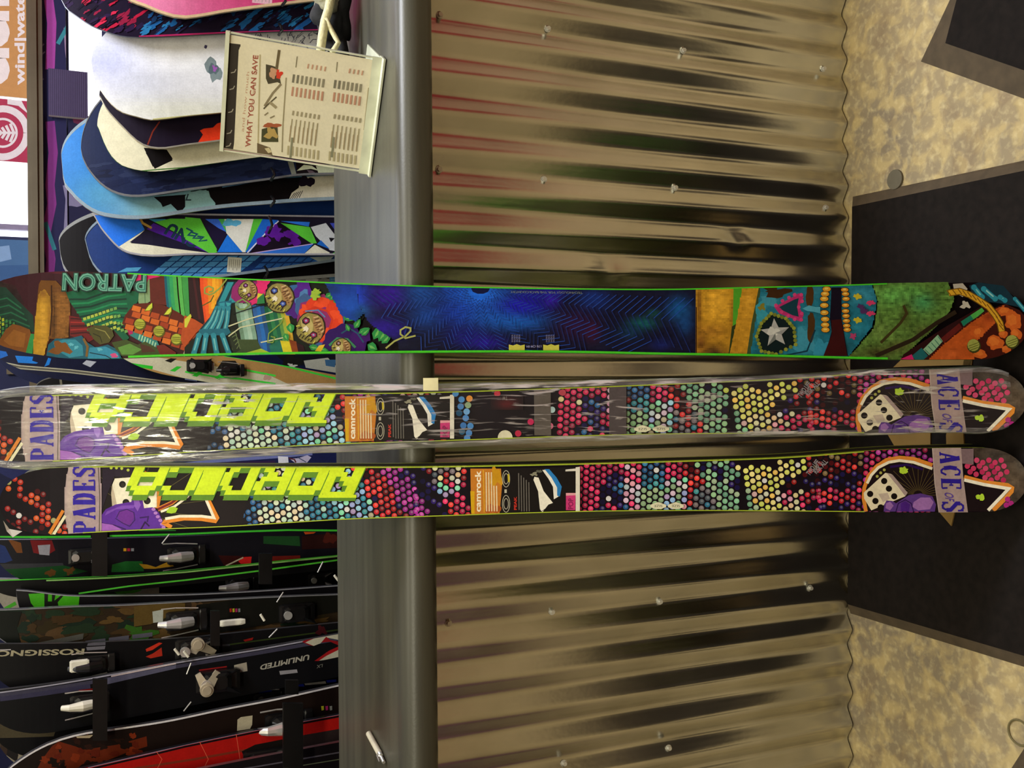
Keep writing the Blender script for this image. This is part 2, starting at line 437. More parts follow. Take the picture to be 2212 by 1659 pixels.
# back wall of the shop: dark wall with a window above a bronze rail and a small window beside the snowboards
YB = 5.0
def wx(py): return at_y(40, py, YB).x
def wz(px): return at_y(px, 300, YB).z
RAILZ = wz(76)
wl = MB()
xL, xR = wx(512), 3.6
lwx0, lwx1 = wx(262), wx(-60); lwz0, lwz1 = wz(222), wz(150)
wl.box((-3.2, YB, 0), (xL, YB+.1, 3.2)).box((xL, YB, 0), (xR, YB+.1, lwz0)).box((xL, YB, lwz1), (xR, YB+.1, RAILZ))
wl.box((xL, YB, lwz0), (lwx0, YB+.1, lwz1)).box((lwx1, YB, lwz0), (xR, YB+.1, lwz1)).box((xL, YB, 2.75), (xR, YB+.1, 3.2))
struct(wl.build('wall_back', plain('navy_wall', '#232a52', .75, var=.3, scale=3)))
def sky_mat(name, col, st):
    m, nt, b = new_mat(name); b.inputs['Base Color'].default_value = (.02, .02, .02, 1); b.inputs['Roughness'].default_value = .1
    b.inputs['Emission Color'].default_value = hx(col)+(1,); b.inputs['Emission Strength'].default_value = st; return m
DAY = sky_mat('daylit_glass', '#f4f4ff', 3.0)
w1 = struct(MB().box((xL, YB+.05, RAILZ), (xR, YB+.06, 2.75)).build('window_1', DAY))
fm_ = MB(); mz = wx(490)
fm_.box((mz-.012, YB+.01, RAILZ), (mz+.012, YB+.05, 2.75)).box((xL, YB, 2.7), (xR, YB+.05, 2.75))
fm_.build('mullion', plain('window_frame_lilac', '#8d83a4', .5), w1)
w2 = struct(MB().box((lwx0, YB+.05, lwz0), (lwx1, YB+.06, lwz1)).build('window_2', DAY))
rl = MB().box((-3.2, YB-.06, RAILZ-.035), (3.6, YB, RAILZ+.03), .0)
rl.box((-3.2, YB-.075, RAILZ-.012), (3.6, YB-.06, RAILZ+.012))
struct(rl.build('trim_1', plain('bronze_rail', '#6d6450', .35, .4, scale=8)))

# low panels added either side, unseen, to colour the reflections in the metal
struct(MB().box((1.95, -1.6, 0), (2.05, 1.0, .75)).build('reflection_panel_1', plain('red_reflection_panel', '#a02030', .6, scale=3)))
struct(MB().box((-2.2, -1.6, 0), (-2.1, 1.0, .6)).build('reflection_panel_2', plain('mauve_reflection_panel', '#6a4858', .6, scale=3)))
# ================================================================ counter
YP = 1.654
cb = empty('display_counter', (0, 1.85, 0), 'low counter front clad in dented corrugated galvanised metal', 'counter')
def galv():
    m, nt, b = new_mat('galvanised_metal'); N = nt.nodes; L = nt.links
    tc = N.new('ShaderNodeTexCoord'); mp = N.new('ShaderNodeMapping'); mp.inputs['Scale'].default_value = (1, 1, .6)
    L.new(tc.outputs['Object'], mp.inputs[0])
    n1 = N.new('ShaderNodeTexNoise'); n1.inputs['Scale'].default_value = 9; n1.inputs['Detail'].default_value = 8; L.new(mp.outputs[0], n1.inputs['Vector'])
    n2 = N.new('ShaderNodeTexNoise'); n2.inputs['Scale'].default_value = 120; n2.inputs['Detail'].default_value = 3; L.new(mp.outputs[0], n2.inputs['Vector'])
    r = N.new('ShaderNodeValToRGB'); L.new(n1.outputs[0], r.inputs[0])
    r.color_ramp.elements[0].position = .3; r.color_ramp.elements[0].color = (.50, .49, .43, 1)
    r.color_ramp.elements[1].position = .7; r.color_ramp.elements[1].color = (.70, .69, .62, 1)
    L.new(r.outputs[0], b.inputs['Base Color']); b.inputs['Metallic'].default_value = 1
    mr = N.new('ShaderNodeMapRange'); mr.inputs[3].default_value = .17; mr.inputs[4].default_value = .30; L.new(n1.outputs[0], mr.inputs[0]); L.new(mr.outputs[0], b.inputs['Roughness'])
    bp = N.new('ShaderNodeBump'); bp.inputs['Strength'].default_value = .12; bp.inputs['Distance'].default_value = .001
    L.new(n2.outputs[0], bp.inputs['Height']); L.new(bp.outputs[0], b.inputs['Normal'])
    return m
GALV = galv()
PITCH, AMP = .0682, .0074
X0 = at_y(1000, 655, YP).x     # an outward crest of the sheet
dents = []
for (px, py, r, k) in ((1590, 520, .020, .007), (1310, 585, .024, .006), (1605, 505, .014, -.004)):
    p = at_y(px, py, YP); dents.append((p.x, p.z, r, k))
def sheet_y(x, z):
    a = AMP*(1+.12*noise.noise(Vector((x*2, z*2, 3))))
    q_ = 2*math.pi*(x-X0)/PITCH + .12*noise.noise(Vector((x*1.5, z*2, 9)))
    y = YP - a*(math.cos(q_)+.085*math.cos(3*q_))
    y += .0015*noise.noise(Vector((x*3, z*2.5, 5)))
    for dx, dz, r, k in dents:
        q = ((x-dx)/r)**2+((z-dz)/(r*1.2))**2
        if q < 6: y += k*math.exp(-q)
    return y
nx, nz_ = 760, 60; xa, xb, za, zb = -2.05, 2.05, .004, .9495
v = []; f = []
for j in range(nz_+1):
    z = za+(zb-za)*j/nz_
    for i in range(nx+1):
        x = xa+(xb-xa)*i/nx; v.append((x, sheet_y(x, z), z))
for j in range(nz_):
    for i in range(nx):
        a = j*(nx+1)+i; f.append((a, a+1, a+nx+2, a+nx+1))
tag(mesh_obj('corrugated_sheet', v, f, GALV, cb, smooth=True))
MB().box((-2.0, YP+.02, .0), (2.0, 2.06, .95)).build('carcass', plain('dark_carcass', '#241f1a', .8), cb)
scr = None
for (px, py) in ((1190, 57), (1485, 104), (1787, 145), (1183, 384), (1468, 402), (955, 362), (956, 26), (975, 1350), (1200, 1325), (1435, 1303), (1760, 1273), (1450, 1619), (1225, 1654), (1790, 447)):
    p = at_y(px, py, YP-.01); y = sheet_y(p.x, p.z)
    if scr is None:
        s = MB(); s.tube([(0, 0, 0), (0, -.002, 0)], .0065, 12); s.tube([(0, -.002, 0), (0, -.007, 0)], .0042, 6)
        scr = s.build('screw', plain('zinc_screw', '#d0d0c8', .3, .35), cb); o = scr
    else:
        o = scr.copy(); C.objects.link(o); o.parent = cb; o.matrix_parent_inverse = scr.matrix_parent_inverse.copy()
    o.location = (p.x, y, p.z)
# worktop with a rolled front edge
TOPZ, BUL, YF, YK = 1.015, .0325, 1.60, 2.105
prof = [(YK, TOPZ), (YK-.004, TOPZ-.03), (YK-.004, TOPZ-2*BUL), (YF+BUL+.03, TOPZ-2*BUL)]
prof += [(YF+BUL-BUL*math.sin(math.pi*k/16), TOPZ-BUL-BUL*math.cos(math.pi*k/16)) for k in range(17)]
seg = 24; v = []; f = []; n = len(prof)
for i in range(seg+1):
    x = -2.1+4.2*i/seg
    v += [(x, a, b) for a, b in prof]
for i in range(seg):
    for k in range(n):
        a = i*n+k; b = i*n+(k+1) % n; f.append((a, b, b+n, a+n))
f += [tuple(range(n-1, -1, -1)), tuple(seg*n+k for k in range(n))]
def top_mat():
    m, nt, b = new_mat('charcoal_laminate'); N = nt.nodes; L = nt.links
    tc = N.new('ShaderNodeTexCoord'); mp = N.new('ShaderNodeMapping'); mp.inputs['Scale'].default_value = (.7, 9, 9)
    L.new(tc.outputs['Object'], mp.inputs[0])
    n1 = N.new('ShaderNodeTexNoise'); n1.inputs['Scale'].default_value = 3; n1.inputs['Detail'].default_value = 6; L.new(mp.outputs[0], n1.inputs['Vector'])
    n2 = N.new('ShaderNodeTexNoise'); n2.inputs['Scale'].default_value = 260; n2.inputs['Detail'].default_value = 2; L.new(tc.outputs['Object'], n2.inputs['Vector'])
    r = N.new('ShaderNodeValToRGB'); L.new(n1.outputs[0], r.inputs[0])
    r.color_ramp.elements[0].position = .35; r.color_ramp.elements[0].color = hx('#43423a')+(1,)
    r.color_ramp.elements[1].position = .7; r.color_ramp.elements[1].color = hx('#545347')+(1,)
    L.new(r.outputs[0], b.inputs['Base Color']); b.inputs['Roughness'].default_value = .36; b.inputs['Specular IOR Level'].default_value = .4
    bp = N.new('ShaderNodeBump'); bp.inputs['Strength'].default_value = .25; bp.inputs['Distance'].default_value = .0006
    L.new(n2.outputs[0], bp.inputs['Height']); L.new(bp.outputs[0], b.inputs['Normal'])
    return m
ct = mesh_obj('countertop', v, f, top_mat(), smooth=False)
for p_ in ct.data.polygons: p_.use_smooth = len(p_.vertices) == 4 and abs(p_.normal.x) < .5 and p_.center.y < YF+BUL+.001
tag(ct, 'long charcoal grey worktop with a rolled front edge, on the corrugated counter', 'countertop')

# ================================================================ rubber mats on the floor
RUB = plain('black_rubber', '#15100e', .7, var=.35, scale=60, bump=.3, spec=.15)
RIM = plain('dusty_rubber_edge', '#4b3f2e', .75, var=.2, scale=40)
def mat_thing(label, poly, inner, z=.012):
    c = sum((Vector(p) for p in poly), Vector())/len(poly)
    t = empty('rubber_mat', (c.x, c.y, 0), label, 'mat', 'rubber mats on the concrete floor')
    inn = [Vector((p[0], p[1], z)) for p in inner]
    MB().prism([Vector((p.x, p.y, .001)) for p in inn], (0, 0, z-.001)).build('top', RUB, t)
    n = len(poly); vs = [Vector((p[0], p[1], .001)) for p in poly]+[p-Vector((0, 0, .0005)) for p in inn]
    mesh_obj('rim', vs, [(i, (i+1) % n, n+(i+1) % n, n+i) for i in range(n)], RIM, t)
    return t
def fz(px, py): p = at_z(px, py, 0); return Vector((p.x, p.y, 0))
def ext(a, b, y):
    return a+(b-a)*((y-a.y)/(b.y-a.y))
a, b = fz(1843, 425), fz(1838, 1325); a2 = ext(a, fz(2212, 347), .45); b2 = ext(b, fz(2212, 1440), .45)
ai, bi = fz(1850, 447), fz(1840, 1304); ai2 = ext(ai, fz(2212, 372), .48); bi2 = ext(bi, fz(2212, 1412), .48)
mat_thing('long black rubber mat under the three tall skis', [a, a2, b2, b], [ai, ai2, bi2, bi])
c0, c1, c2 = fz(1990, 133), fz(2062, -20), fz(2212, 213)
i0, i1, i2 = fz(2052, 95), fz(2082, -20), fz(2212, 150)
far = c1+(c1-c0)*2.5; near = c2+(c2-c0)*.25
mat_thing('grey-edged rubber mat lying askew in the top right corner of the photo', [c0, far, far+(near-c0), near], [i0, i1+(i1-i0)*2.4, i1+(i1-i0)*2.3+(i2-i0)*1.2, i2+(i2-i0)*.2])
d0, d1 = fz(2216, 1612), fz(2180, 1668)
mat_thing('small dark mat corner at the bottom right corner of the photo', [d0, d1, d1+Vector((-.2, -.3, 0)), d0+Vector((.02, -.4, 0))], [d0+Vector((-.012, -.03, 0)), d1+Vector((-.01, -.02, 0)), d1+Vector((-.19, -.28, 0)), d0+Vector((0, -.38, 0))])
# floor plug and ring
g = fz(1936, 388); tag(MB().tube([g+Vector((0, 0, .0005)), g+Vector((0, 0, .005))], .020, 20).build('floor_plug', plain('grey_plug', '#5e5848', .6)), 'small round grey plug set in the concrete beside the long mat', 'floor plug')
g = fz(2203, 1582); tag(MB().tube([g+Vector((.022*math.cos(k*math.pi/12), .022*math.sin(k*math.pi/12), .0022)) for k in range(25)], .0018, 6).build('floor_ring', plain('grey_ring', '#6d6442', .6)), 'thin round ring on the mottled concrete near the bottom right corner', 'ring')
# cut cardboard lying on the mat behind the ski tails
cbm = MB(); zc = .0125
def mp(s_): return [at_z(x, y, zc) for x, y in PX(s_)]
cbm.prism(mp('1900,824 1950,776 2060,770 2102,776 2094,860 2012,900 2012,1000 1960,1010 1937,968 1916,932'), (0, 0, .003))
cbm.prism(mp('2085,776 2102,776 2080,880 2085,968 2075,1060 2057,1136 2033,1108 2049,1040 2046,940'), (0, 0, .003))
tag(cbm.build('cardboard_cutout', plain('tan_cardboard', '#8a6c33', .8, scale=20)), 'tan cut-out cardboard lying on the long mat behind the ski tips', 'cardboard')
# ================================================================ the three tall skis
def tall_ski(phi, rows, bot, top, Rb, Rt, bb, bt, foot_y=1.215, z0=.0170):
    O = Vector((0, foot_y, z0)); W = (1, 0, 0); A = (0, math.sin(phi), math.cos(phi))
    pre = Surf(O, W, A, [0, 1], lambda s: -1, lambda s: 1)
    e0 = pre.inv(*bot)[0]; e1 = pre.inv(*top)[0]
    e0 = max(e0, .002)
    S0, S1 = e0, e1
    def bend(s):
        r = 0.0
        if s < S0+.16: r += bb*((S0+.16-s)/.16)**2
        if s > S1-.24: r += bt*((s-S1+.24)/.24)**2
        return r
    pre.bend = bend
    e1 = pre.inv(*top)[0]
    Rs = [pre.inv(x, yt) for x, yt, yb in rows]; Ls = [pre.inv(x, yb) for x, yt, yb in rows]
    Rf = interp([p[0] for p in Rs], [p[1] for p in Rs]); Lf = interp([p[0] for p in Ls], [p[1] for p in Ls])
    def g(s):
        if s < e0+Rb: return math.sqrt(max(0, 1-((e0+Rb-s)/Rb)**2.2))
        if s > e1-Rt: return math.sqrt(max(0, 1-((s-e1+Rt)/Rt)**2.2))
        return 1.0
    def cl(s): s_ = min(max(s, e0+Rb*.75), e1-Rt*.75); return (Rf(s_)+Lf(s_))/2+.3*((Rf(s)+Lf(s))/2-(Rf(s_)+Lf(s_))/2), (Rf(s_)-Lf(s_))/2
    L = lambda s: cl(s)[0]-cl(s)[1]*g(s)
    R = lambda s: cl(s)[0]+cl(s)[1]*g(s)
    return Surf(O, W, A, spaced(e0, e1, Rb, Rt, .05), L, R, bend)
def ski_thing(name, sf, label, cat, group=None):
    p = sf.to3(sf.ss[0], (sf.Lv[0]+sf.Rv[0])/2)
    return empty(name, (p.x, p.y, max(0.012, p.z-.01)), label, cat, group)
def rear_copy(sf, off, shift):
    r = Surf(sf.O-sf.N*off+sf.A*.007, sf.W, sf.A, sf.ss, lambda s: 0, lambda s: 0, lambda s: -sf.bend(s))
    r.Lv = [x+shift for x in sf.Lv]; r.Rv = [x+shift for x in sf.Rv]; return r

ROW3 = [(60, 1016, 1153), (100, 1012, 1155), (200, 1007, 1150), (350, 1007, 1143), (480, 1008, 1138), (760, 1008, 1121), (880, 1008, 1117), (1260, 1001, 1105), (1440, 996, 1103), (1700, 987, 1104), (1900, 972, 1106), (2000, 968, 1107), (2100, 967, 1106)]
ROW2 = [(10, 858, 997), (50, 856, 997), (150, 852, 996), (300, 850, 985), (480, 849, 973), (740, 849, 959), (880, 848, 955), (1260, 836, 942), (1440, 829, 938), (1700, 817, 936), (1900, 803, 935), (2000, 798, 934), (2090, 796, 933)]
ROW1 = [(60, 587, 766), (140, 586, 774), (400, 598, 770), (600, 607, 766), (880, 618, 763), (1100, 623, 762), (1240, 625, 763), (1440, 626, 767), (1580, 623, 769), (1700, 620, 772), (1850, 616, 776), (1900, 614, 777), (2060, 611, 777)]
S3 = tall_ski(math.radians(20.2), ROW3, (2213, 1037), (-2, 1085), .075, .075, .022, .03)
S2 = tall_ski(math.radians(20.2), ROW2, (2213, 865), (-75, 925), .075, .08, .022, .03)
S1 = tall_ski(math.radians(21.0), ROW1, (2203, 700), (-70, 678), .085, .15, .020, .04)

# ---- dotted card ski artwork (coordinates read on the left-hand ski of the two)
PAL = {
 'dkred': ['#4a1016', '#6a1418', '#2c0d12', '#8a1c1a', '#3a1014'], 'red': ['#b8202a', '#c83030', '#a01c20', '#e03a34', '#7a1a20'],
 'crim': ['#b8204f', '#c82a58', '#a01c44', '#d83468', '#8a1a40'], 'mag': ['#a0288e', '#8c2480', '#b43a9c', '#7a2070'],
 'blue': ['#2a5f94', '#1f4f80', '#2f74a0', '#24487a', '#123456'], 'teal': ['#2f7f95', '#2a6c8c', '#1f5a78', '#3c8c94'],
 'pale': ['#a8c0a8', '#b4cbb4', '#c2ceb4', '#98b8a8', '#cdd2b8', '#a4b8b8', '#d8c8a8'], 'mint': ['#74c8a0', '#84d0b0', '#8cc0d8', '#84acd8', '#8c98cc', '#a08cb8', '#a09880'],
 'sage': ['#7d9c78', '#88a880', '#6d9a70', '#94ac84'], 'green': ['#6da080', '#7cb890', '#8cba8a', '#5c9078', '#98b090'],
 'yel': ['#c8cc62', '#d2d070', '#bcc858', '#dcd084', '#e0b858'], 'cream': ['#d8c890', '#c8c8a0', '#d0b088', '#b8bcA8', '#c8a4a8'],
 'pink': ['#c48ca8', '#d898a8', '#c8b0c8', '#b88898', '#a8b8c0'], 'grey': ['#5c5a62', '#6a6068', '#46505a', '#74686c'],
 'tip': ['#a82a18', '#b83c1c', '#8c1c14', '#c0501c', '#9c9a60'],
 'navy': ['#1a1440', '#231a54', '#14102c', '#2a1a5e'], 'brown': ['#6a5a30', '#7a6440', '#5a4a2a'],
}
BG = hx('#150e16')
def zone(x, v, rnd):
    """colour family of a dot at picture column x and cross position v (0 right edge .. 1 left edge); None = bare"""
    q = rnd.random(); k = x - (v-.5)*60
    if x < 150:
        d = abs((x-30) - v*150+40)
        if d < 26 and q < .7: return 'tip'
        if x < 110 and v > .3 and q < .55: return 'dkred'
        return None
    if x < 470: return None
    if x < 560: return ('blue' if q < .8 else None) if v > .35+.003*(560-x) else None
    if k < 640: return 'pale' if q < .75 or v > .75 else ('teal' if q < .92 else 'mint')
    if k < 700: return 'pale' if q < .5 else 'teal'
    if k < 790: return 'mint' if q < .85 else 'teal'
    if k < 850: return 'dkred' if q < .25 else ('red' if q < .9 else 'navy')
    if k < 900: return 'mag' if q < .85 else 'navy'
    if k < 945: return 'navy' if q < .4 else None
    if x < 1012:
        if v < .35: return 'cream' if q < .5 else ('red' if q < .8 else 'grey')
        if v < .62 and q < .5: return 'mint' if q < .3 else 'crim'
        return 'crim' if q < .5 else ('red' if q < .7 else None)
    if x < 1250: return None
    if x < 1296-(v-.5)*20: return 'crim' if q < .9 else 'cream'
    if x < 1352: return ('crim' if v < .2 else ('blue' if q < .22 else ('navy' if q < .85 else 'crim')))
    if x < 1384: return 'pink' if q < .75 else 'crim'
    if x < 1436: return 'sage' if v > .55 else ('blue' if v < .3 else ('teal' if q < .75 else 'red'))
    if x < 1480: return 'crim' if v < .32 else ('mint' if q < .6 else ('sage' if q < .8 else 'pink'))
    if k < 1530: return ('dkred' if q < .7 else 'red') if v < .55 else ('grey' if q < .6 else ('teal' if q < .8 else 'red'))
    if k < 1610: return 'green' if q < .85 or v > .6 else 'navy'
    if x < 1690-(v-.5)*10 and k < 1700:
        if v < .16 and q < .8: return None
        return 'yel' if q < .6 or v < .6 else 'cream'
    if x < 1740 and v > .62: return 'cream' if q < .4 else ('pink' if q < .6 else 'crim')
    if x < 1860:
        w_ = v*110+(x-1700)*-.18
        if v > .86: return 'navy' if q < .4 else ('crim' if q < .6 else None)
        if v > .60: return 'crim' if q < .55 else 'red'
        if .36 < v < .60: return 'dkred' if q < .3 else ('navy' if q < .6 else None)
        if v <= .36 and x < 1738: return 'yel' if q < .75 and v > .08 else None
        return 'red' if q < .4 else ('brown' if q < .55 else 'dkred')
    if x < 2010: return 'mag' if q < .55 else 'crim'
    return None
def edge3(x):
    a = ROW3
    for p, q in zip(a, a[1:]):
        if x <= q[0]: f_ = (x-p[0])/(q[0]-p[0]); f_ = max(0, f_); return p[1]+(q[1]-p[1])*f_, p[2]+(q[2]-p[2])*f_
    return a[-1][1], a[-1][2]
def card_art(b, T, seed):
    b.T = T; rnd = random.Random(seed); b.base(BG)
    b.h += b.STEP
    # dots, row by row
    j = 0; x = 20.0
    while x < 2150:
        yt, yb = edge3(x); r = 5.9 if 450 < x < 1640 else (6.3 if x < 450 else 5.6)
        y = yt-4+(j % 2)*7.3+ (x*.02) % 3
        while y < yb+5:
            v_ = (y-yt)/(yb-yt)
            slope = .35 if 480 < x < 900 or 1600 < x < 1760 else -.12
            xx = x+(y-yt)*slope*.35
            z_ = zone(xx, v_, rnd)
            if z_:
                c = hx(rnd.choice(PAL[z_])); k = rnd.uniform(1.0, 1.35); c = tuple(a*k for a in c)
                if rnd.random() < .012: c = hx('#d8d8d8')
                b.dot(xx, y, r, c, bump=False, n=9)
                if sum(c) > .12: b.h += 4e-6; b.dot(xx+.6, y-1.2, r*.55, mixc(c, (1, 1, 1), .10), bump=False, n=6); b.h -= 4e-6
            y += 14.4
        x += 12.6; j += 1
    b.h += b.STEP
    # tip end: plain patch with rays
    b.poly(PX('205,1000 480,1000 545,1010 520,1150 205,1160'), '#1a1114')
    for k in range(22):
        a = math.radians(-150+k*13)
        b.line([(292+20*math.cos(a), 1100+20*math.sin(a)), (292+150*math.cos(a), 1100+150*math.sin(a))], 1.2, '#5a5230')
    b.poly(F7('970,910 1240,910 1300,1010 1080,1000 1010,1180 960,1330'), '#251a2c')
    b.line(F7('1290,905 1480,1060 1505,1180 1480,1300'), 9, '#d8862c'); b.line(F7('1320,930 1455,1060 1470,1180 1450,1290'), 5, '#efe6c4')
    for p in F7('1050,920 1100,920 1150,925 1210,940 1270,955 1310,975'): b.dot(p[0], p[1], 3.2, '#b8c84c')
    # die
    b.poly(F7('1085,1020 1340,1000 1480,1040 1480,1290 1330,1310 1060,1280 1050,1160 1060,1080'), '#e9e4cc')
    b.poly(F7('1060,1080 1085,1180 1110,1290 1060,1280 1050,1160'), '#c0b29c'); b.poly(F7('1410,1130 1470,1180 1470,1290 1400,1300'), '#f4efd8')
    for p in F7('1157,1075 1265,1068 1390,1230 1190,1245'): b.dot(p[0], p[1], 7.5, '#14110f', n=14); b.dot(p[0]+1, p[1]+1.5, 4.5, '#2c2620', n=10)
    # purple skull-like hand of the emblem
    b.poly(F7('950,1380 1000,1310 1090,1265 1240,1240 1260,1185 1300,1180 1340,1190 1360,1300 1440,1290 1500,1340 1560,1480 1500,1500 950,1520'), '#5c2a9a')
    b.poly(F7('1010,1330 1150,1275 1280,1270 1260,1300 1100,1310 990,1370'), '#7a48b4'); b.poly(F7('1262,1200 1300,1190 1330,1270 1300,1330 1270,1280'), '#8a5ac0')
    b.poly(F7('1110,1340 1180,1310 1250,1320 1270,1380 1240,1450 1180,1460 1120,1400'), '#6a2a90')
    b.line(F7('1100,1390 1130,1330 1200,1310 1265,1340 1275,1410 1225,1470 1160,1440 1090,1395'), 1.8, '#35155e')
    b.line(F7('960,1440 1080,1460 1190,1500'), 2.5, '#35155e'); b.poly(F7('960,1440 1060,1455 1150,1500 1100,1530 960,1530'), '#a060c0')
    b.line(F7('1320,1390 1400,1380 1390,1430'), 3, '#35155e'); b.line(F7('1330,1500 1370,1430 1410,1470'), 3, '#2c1048')
    for k, p in enumerate(F7('1450,1310 1470,1345 1490,1380 1515,1415 1530,1450 1545,1480')): b.dot(p[0], p[1], 4.5, '#b07ac8', ry=3.5)
    for dy, w_, c in ((0, 9, '#de8a30'), (0, 5, '#7a2020'), (4, 5, '#f0ead0')):
        b.line([(x, y-dy) for x, y in F7('1490,1310 1620,1250 1750,1150 1810,1090')], w_, c) if dy == 0 else b.line([(x+2, y+3) for x, y in F7('1510,1320 1640,1270 1760,1180 1830,1095')], w_, c)
    b.line(F7('1920,1110 1980,1250 2050,1390 2030,1420 1900,1400 1740,1395 1560,1425 1550,1440 1620,1480'), 9, '#e0882c'); b.line(F7('1905,1120 1955,1240 2020,1390 1900,1375 1700,1375 1560,1400'), 6, '#f2ecd2')
    b.poly(F7('1570,1340 1600,1290 1640,1285 1680,1300 1660,1340 1620,1350 1590,1345'), '#a8d030'); b.line(F7('1575,1320 1600,1322'), 3, '#a8d030')
    # end band with letters
    b.soft(F7('660,890 950,890 960,1540 655,1550 620,1400 612,1180 630,1000'), '#a89498', [(150, 1080, 9, 90, '#c8b8ac', .7)], 4, .06); b.line(F7('930,900 945,1200 940,1530'), 2, '#5a5048')
    b.line(F7('470,1540 600,1320'), 7, '#de8630'); b.line(F7('510,1545 620,1370'), 6, '#e8e4c0')
    b.serif('PADES', (207, 1154), (206, 1003), (-48, 0), '#3423a0')
    for p in F7('740,1020 740,1130 740,1290 720,1410'): pass
    # tall lower letters: two tone lime blocks
    rows = {'N': ['##...##', '##...##', '###..##', '####.##', '##.####', '##..###', '##...##'], 'O': ['.#####.', '#######', '##...##', '##...##', '##...##', '#######', '.#####.'],
            'R': ['######.', '##...##', '##...##', '######.', '##.##..', '##..##.', '##...##'], 'D': ['#####..', '##..##.', '##...##', '##...##', '##...##', '##..##.', '#####..'],
            'I': ['..###..', '..###..', '..###..', '..###..', '..###..', '..###..', '..###..'], 'C': ['.#####.', '##...##', '##.....', '##.....', '##.....', '##...##', '.#####.'],
            'A': ['..###..', '.#####.', '##...##', '##...##', '#######', '##...##', '##...##']}
    xs = 798.0
    for ch in 'NORDICA':
        wpx = 46 if ch == 'I' else 74
        rr = [a[2:5] for a in rows[ch]] if ch == 'I' else rows[ch]
        u = 7 if ch != 'I' else 3
        b.bitmap(rr, (xs-4, 1000), (-(wpx+3)/u*.98, 0), (-4.4, 9.8), '#d2ec2c', '#5f8c2c', (-3, 12))
        xs -= wpx+1
    b.bitmap(['#########', '.#######.'], (770, 1062), (-9, 0), (0, 6.5), '#d2ec2c', '#5f8c2c', (-2, 7))
    # tail end: cloudy grey-brown printing, then the emblem
    b.soft(PX('2096,955 2230,955 2230,1125 2130,1125 2150,1060 2110,1010'), '#42382f', [(2190, 1030, 24, 30, '#6a5a48', .7), (2150, 990, 26, 22, '#4a423c', .8), (2205, 1000, 14, 20, '#5c564c', .7), (2170, 1080, 20, 18, '#4e463e', .6)], 4, .25, .05, 4)
    for i in range(7):
        for j in range(4):
            x_, y_ = 2082+i*13.2+j*6, 994+j*12.6+(i % 2)*5
            if x_ < 2176 and y_ > 988 and y_ < 1040+i*3 and not (i < 2 and j > 2): b.dot(x_, y_, 6.0, random.choice(['#c83a62', '#b82c58', '#d04870']), bump=(j == 0))
    # tail end emblem
    b.poly(Q7('185,1440 175,1250 230,1100 330,1010 480,985 620,1020 750,1080 1030,1150 1430,1230 1240,1440'), '#1c1215')
    for k in range(18):
        a = math.radians(190+k*10)
        b.line([(1820+(640+40*math.cos(a))/3.949, 740+(1300+40*math.sin(a))/3.949), (1820+(640+330*math.cos(a))/3.949, 740+(1300+270*math.sin(a))/3.949)], 1.1, '#5a4c2c')
    b.line(Q7('400,1060 540,1040 680,1080'), 5, '#2a1250')
    b.line(Q7('195,1440 175,1330 180,1240 215,1140 280,1060 370,1000 480,980 600,990 720,1030 760,1045'), 8, '#de8a34')
    b.line(Q7('205,1200 240,1130 300,1065 390,1020 480,1005 600,1020 760,1075'), 6, '#efe8cc')
    b.line(Q7('1030,1145 1200,1190 1400,1215 1440,1240 1435,1270 1380,1330 1280,1430'), 9, '#e08c34'); b.line(Q7('1030,1170 1200,1210 1410,1245 1360,1300 1235,1430'), 7, '#f2ecd6')
    b.poly(Q7('175,1280 360,1110 410,1120 550,1280 530,1310 430,1350 240,1430 180,1330'), '#e6dcbc'); b.poly(Q7('375,1115 420,1125 550,1280 530,1310 470,1230'), '#a89490')
    b.poly(Q7('300,1290 380,1280 400,1330 340,1360'), '#c4b4a4')
    for p in Q7('350,1180 390,1245 435,1310 230,1290 275,1350 320,1405'): b.dot(p[0], p[1], 6.8, '#17120f', n=14)
    b.poly(Q7('350,1380 370,1345 420,1350 450,1370 560,1300 660,1285 760,1310 790,1380 780,1440 345,1440'), '#5c3a88')
    b.poly(Q7('600,1360 660,1320 740,1320 770,1360 740,1420 640,1430 590,1400'), '#a070b4'); b.poly(Q7('365,1370 400,1355 430,1390 400,1430 360,1410'), '#9a6cb0')
    b.poly(Q7('490,1370 530,1350 570,1380 560,1440 490,1435'), '#4a2280'); b.line(Q7('450,1440 470,1370 530,1340 580,1370 600,1440'), 2, '#2e1450')
    for p in Q7('515,1090 1170,1320'): b.blotch(p[0], p[1], 9, 8, '#b8dc3c', seed=p[0], amp=.3)
    for p in Q7('290,1140 320,1110 350,1085'): b.dot(p[0], p[1], 3.2, '#a8a850')
    b.poly(Q7('1000,905 1110,905 1110,1040 1010,1030'), '#7a6468')
    # cloudy grey tail tip
    rn = random.Random(seed+5)
    for p in Q7('1400,1335 1430,1370 1390,1385'): b.dot(p[0], p[1], 6, '#b02c80')
    b.poly(Q7('755,895 1002,895 1022,1150 1062,1450 812,1450 776,1200'), '#a8928e')
    b.line(Q7('762,905 780,1200 815,1440'), 1.5, '#c0b0a8')
    b.serif('ACE', (2027, 974), (2032, 1058), (43, 1), '#2e1f8e')
    b.text('OF', (2037, 1062), (2040, 1080), (20, 4), '#5a4494', .02); b.serif('S', (2031, 1079), (2033, 1108), (48, 1), '#2e1f8e')
    for i, t_ in enumerate(('TWO LIFE', 'RISK ALL')): b.text(t_, (1748+i*15, 1028-i*4), (1770+i*18, 998), (-9, -7), '#8f8a90', .03)
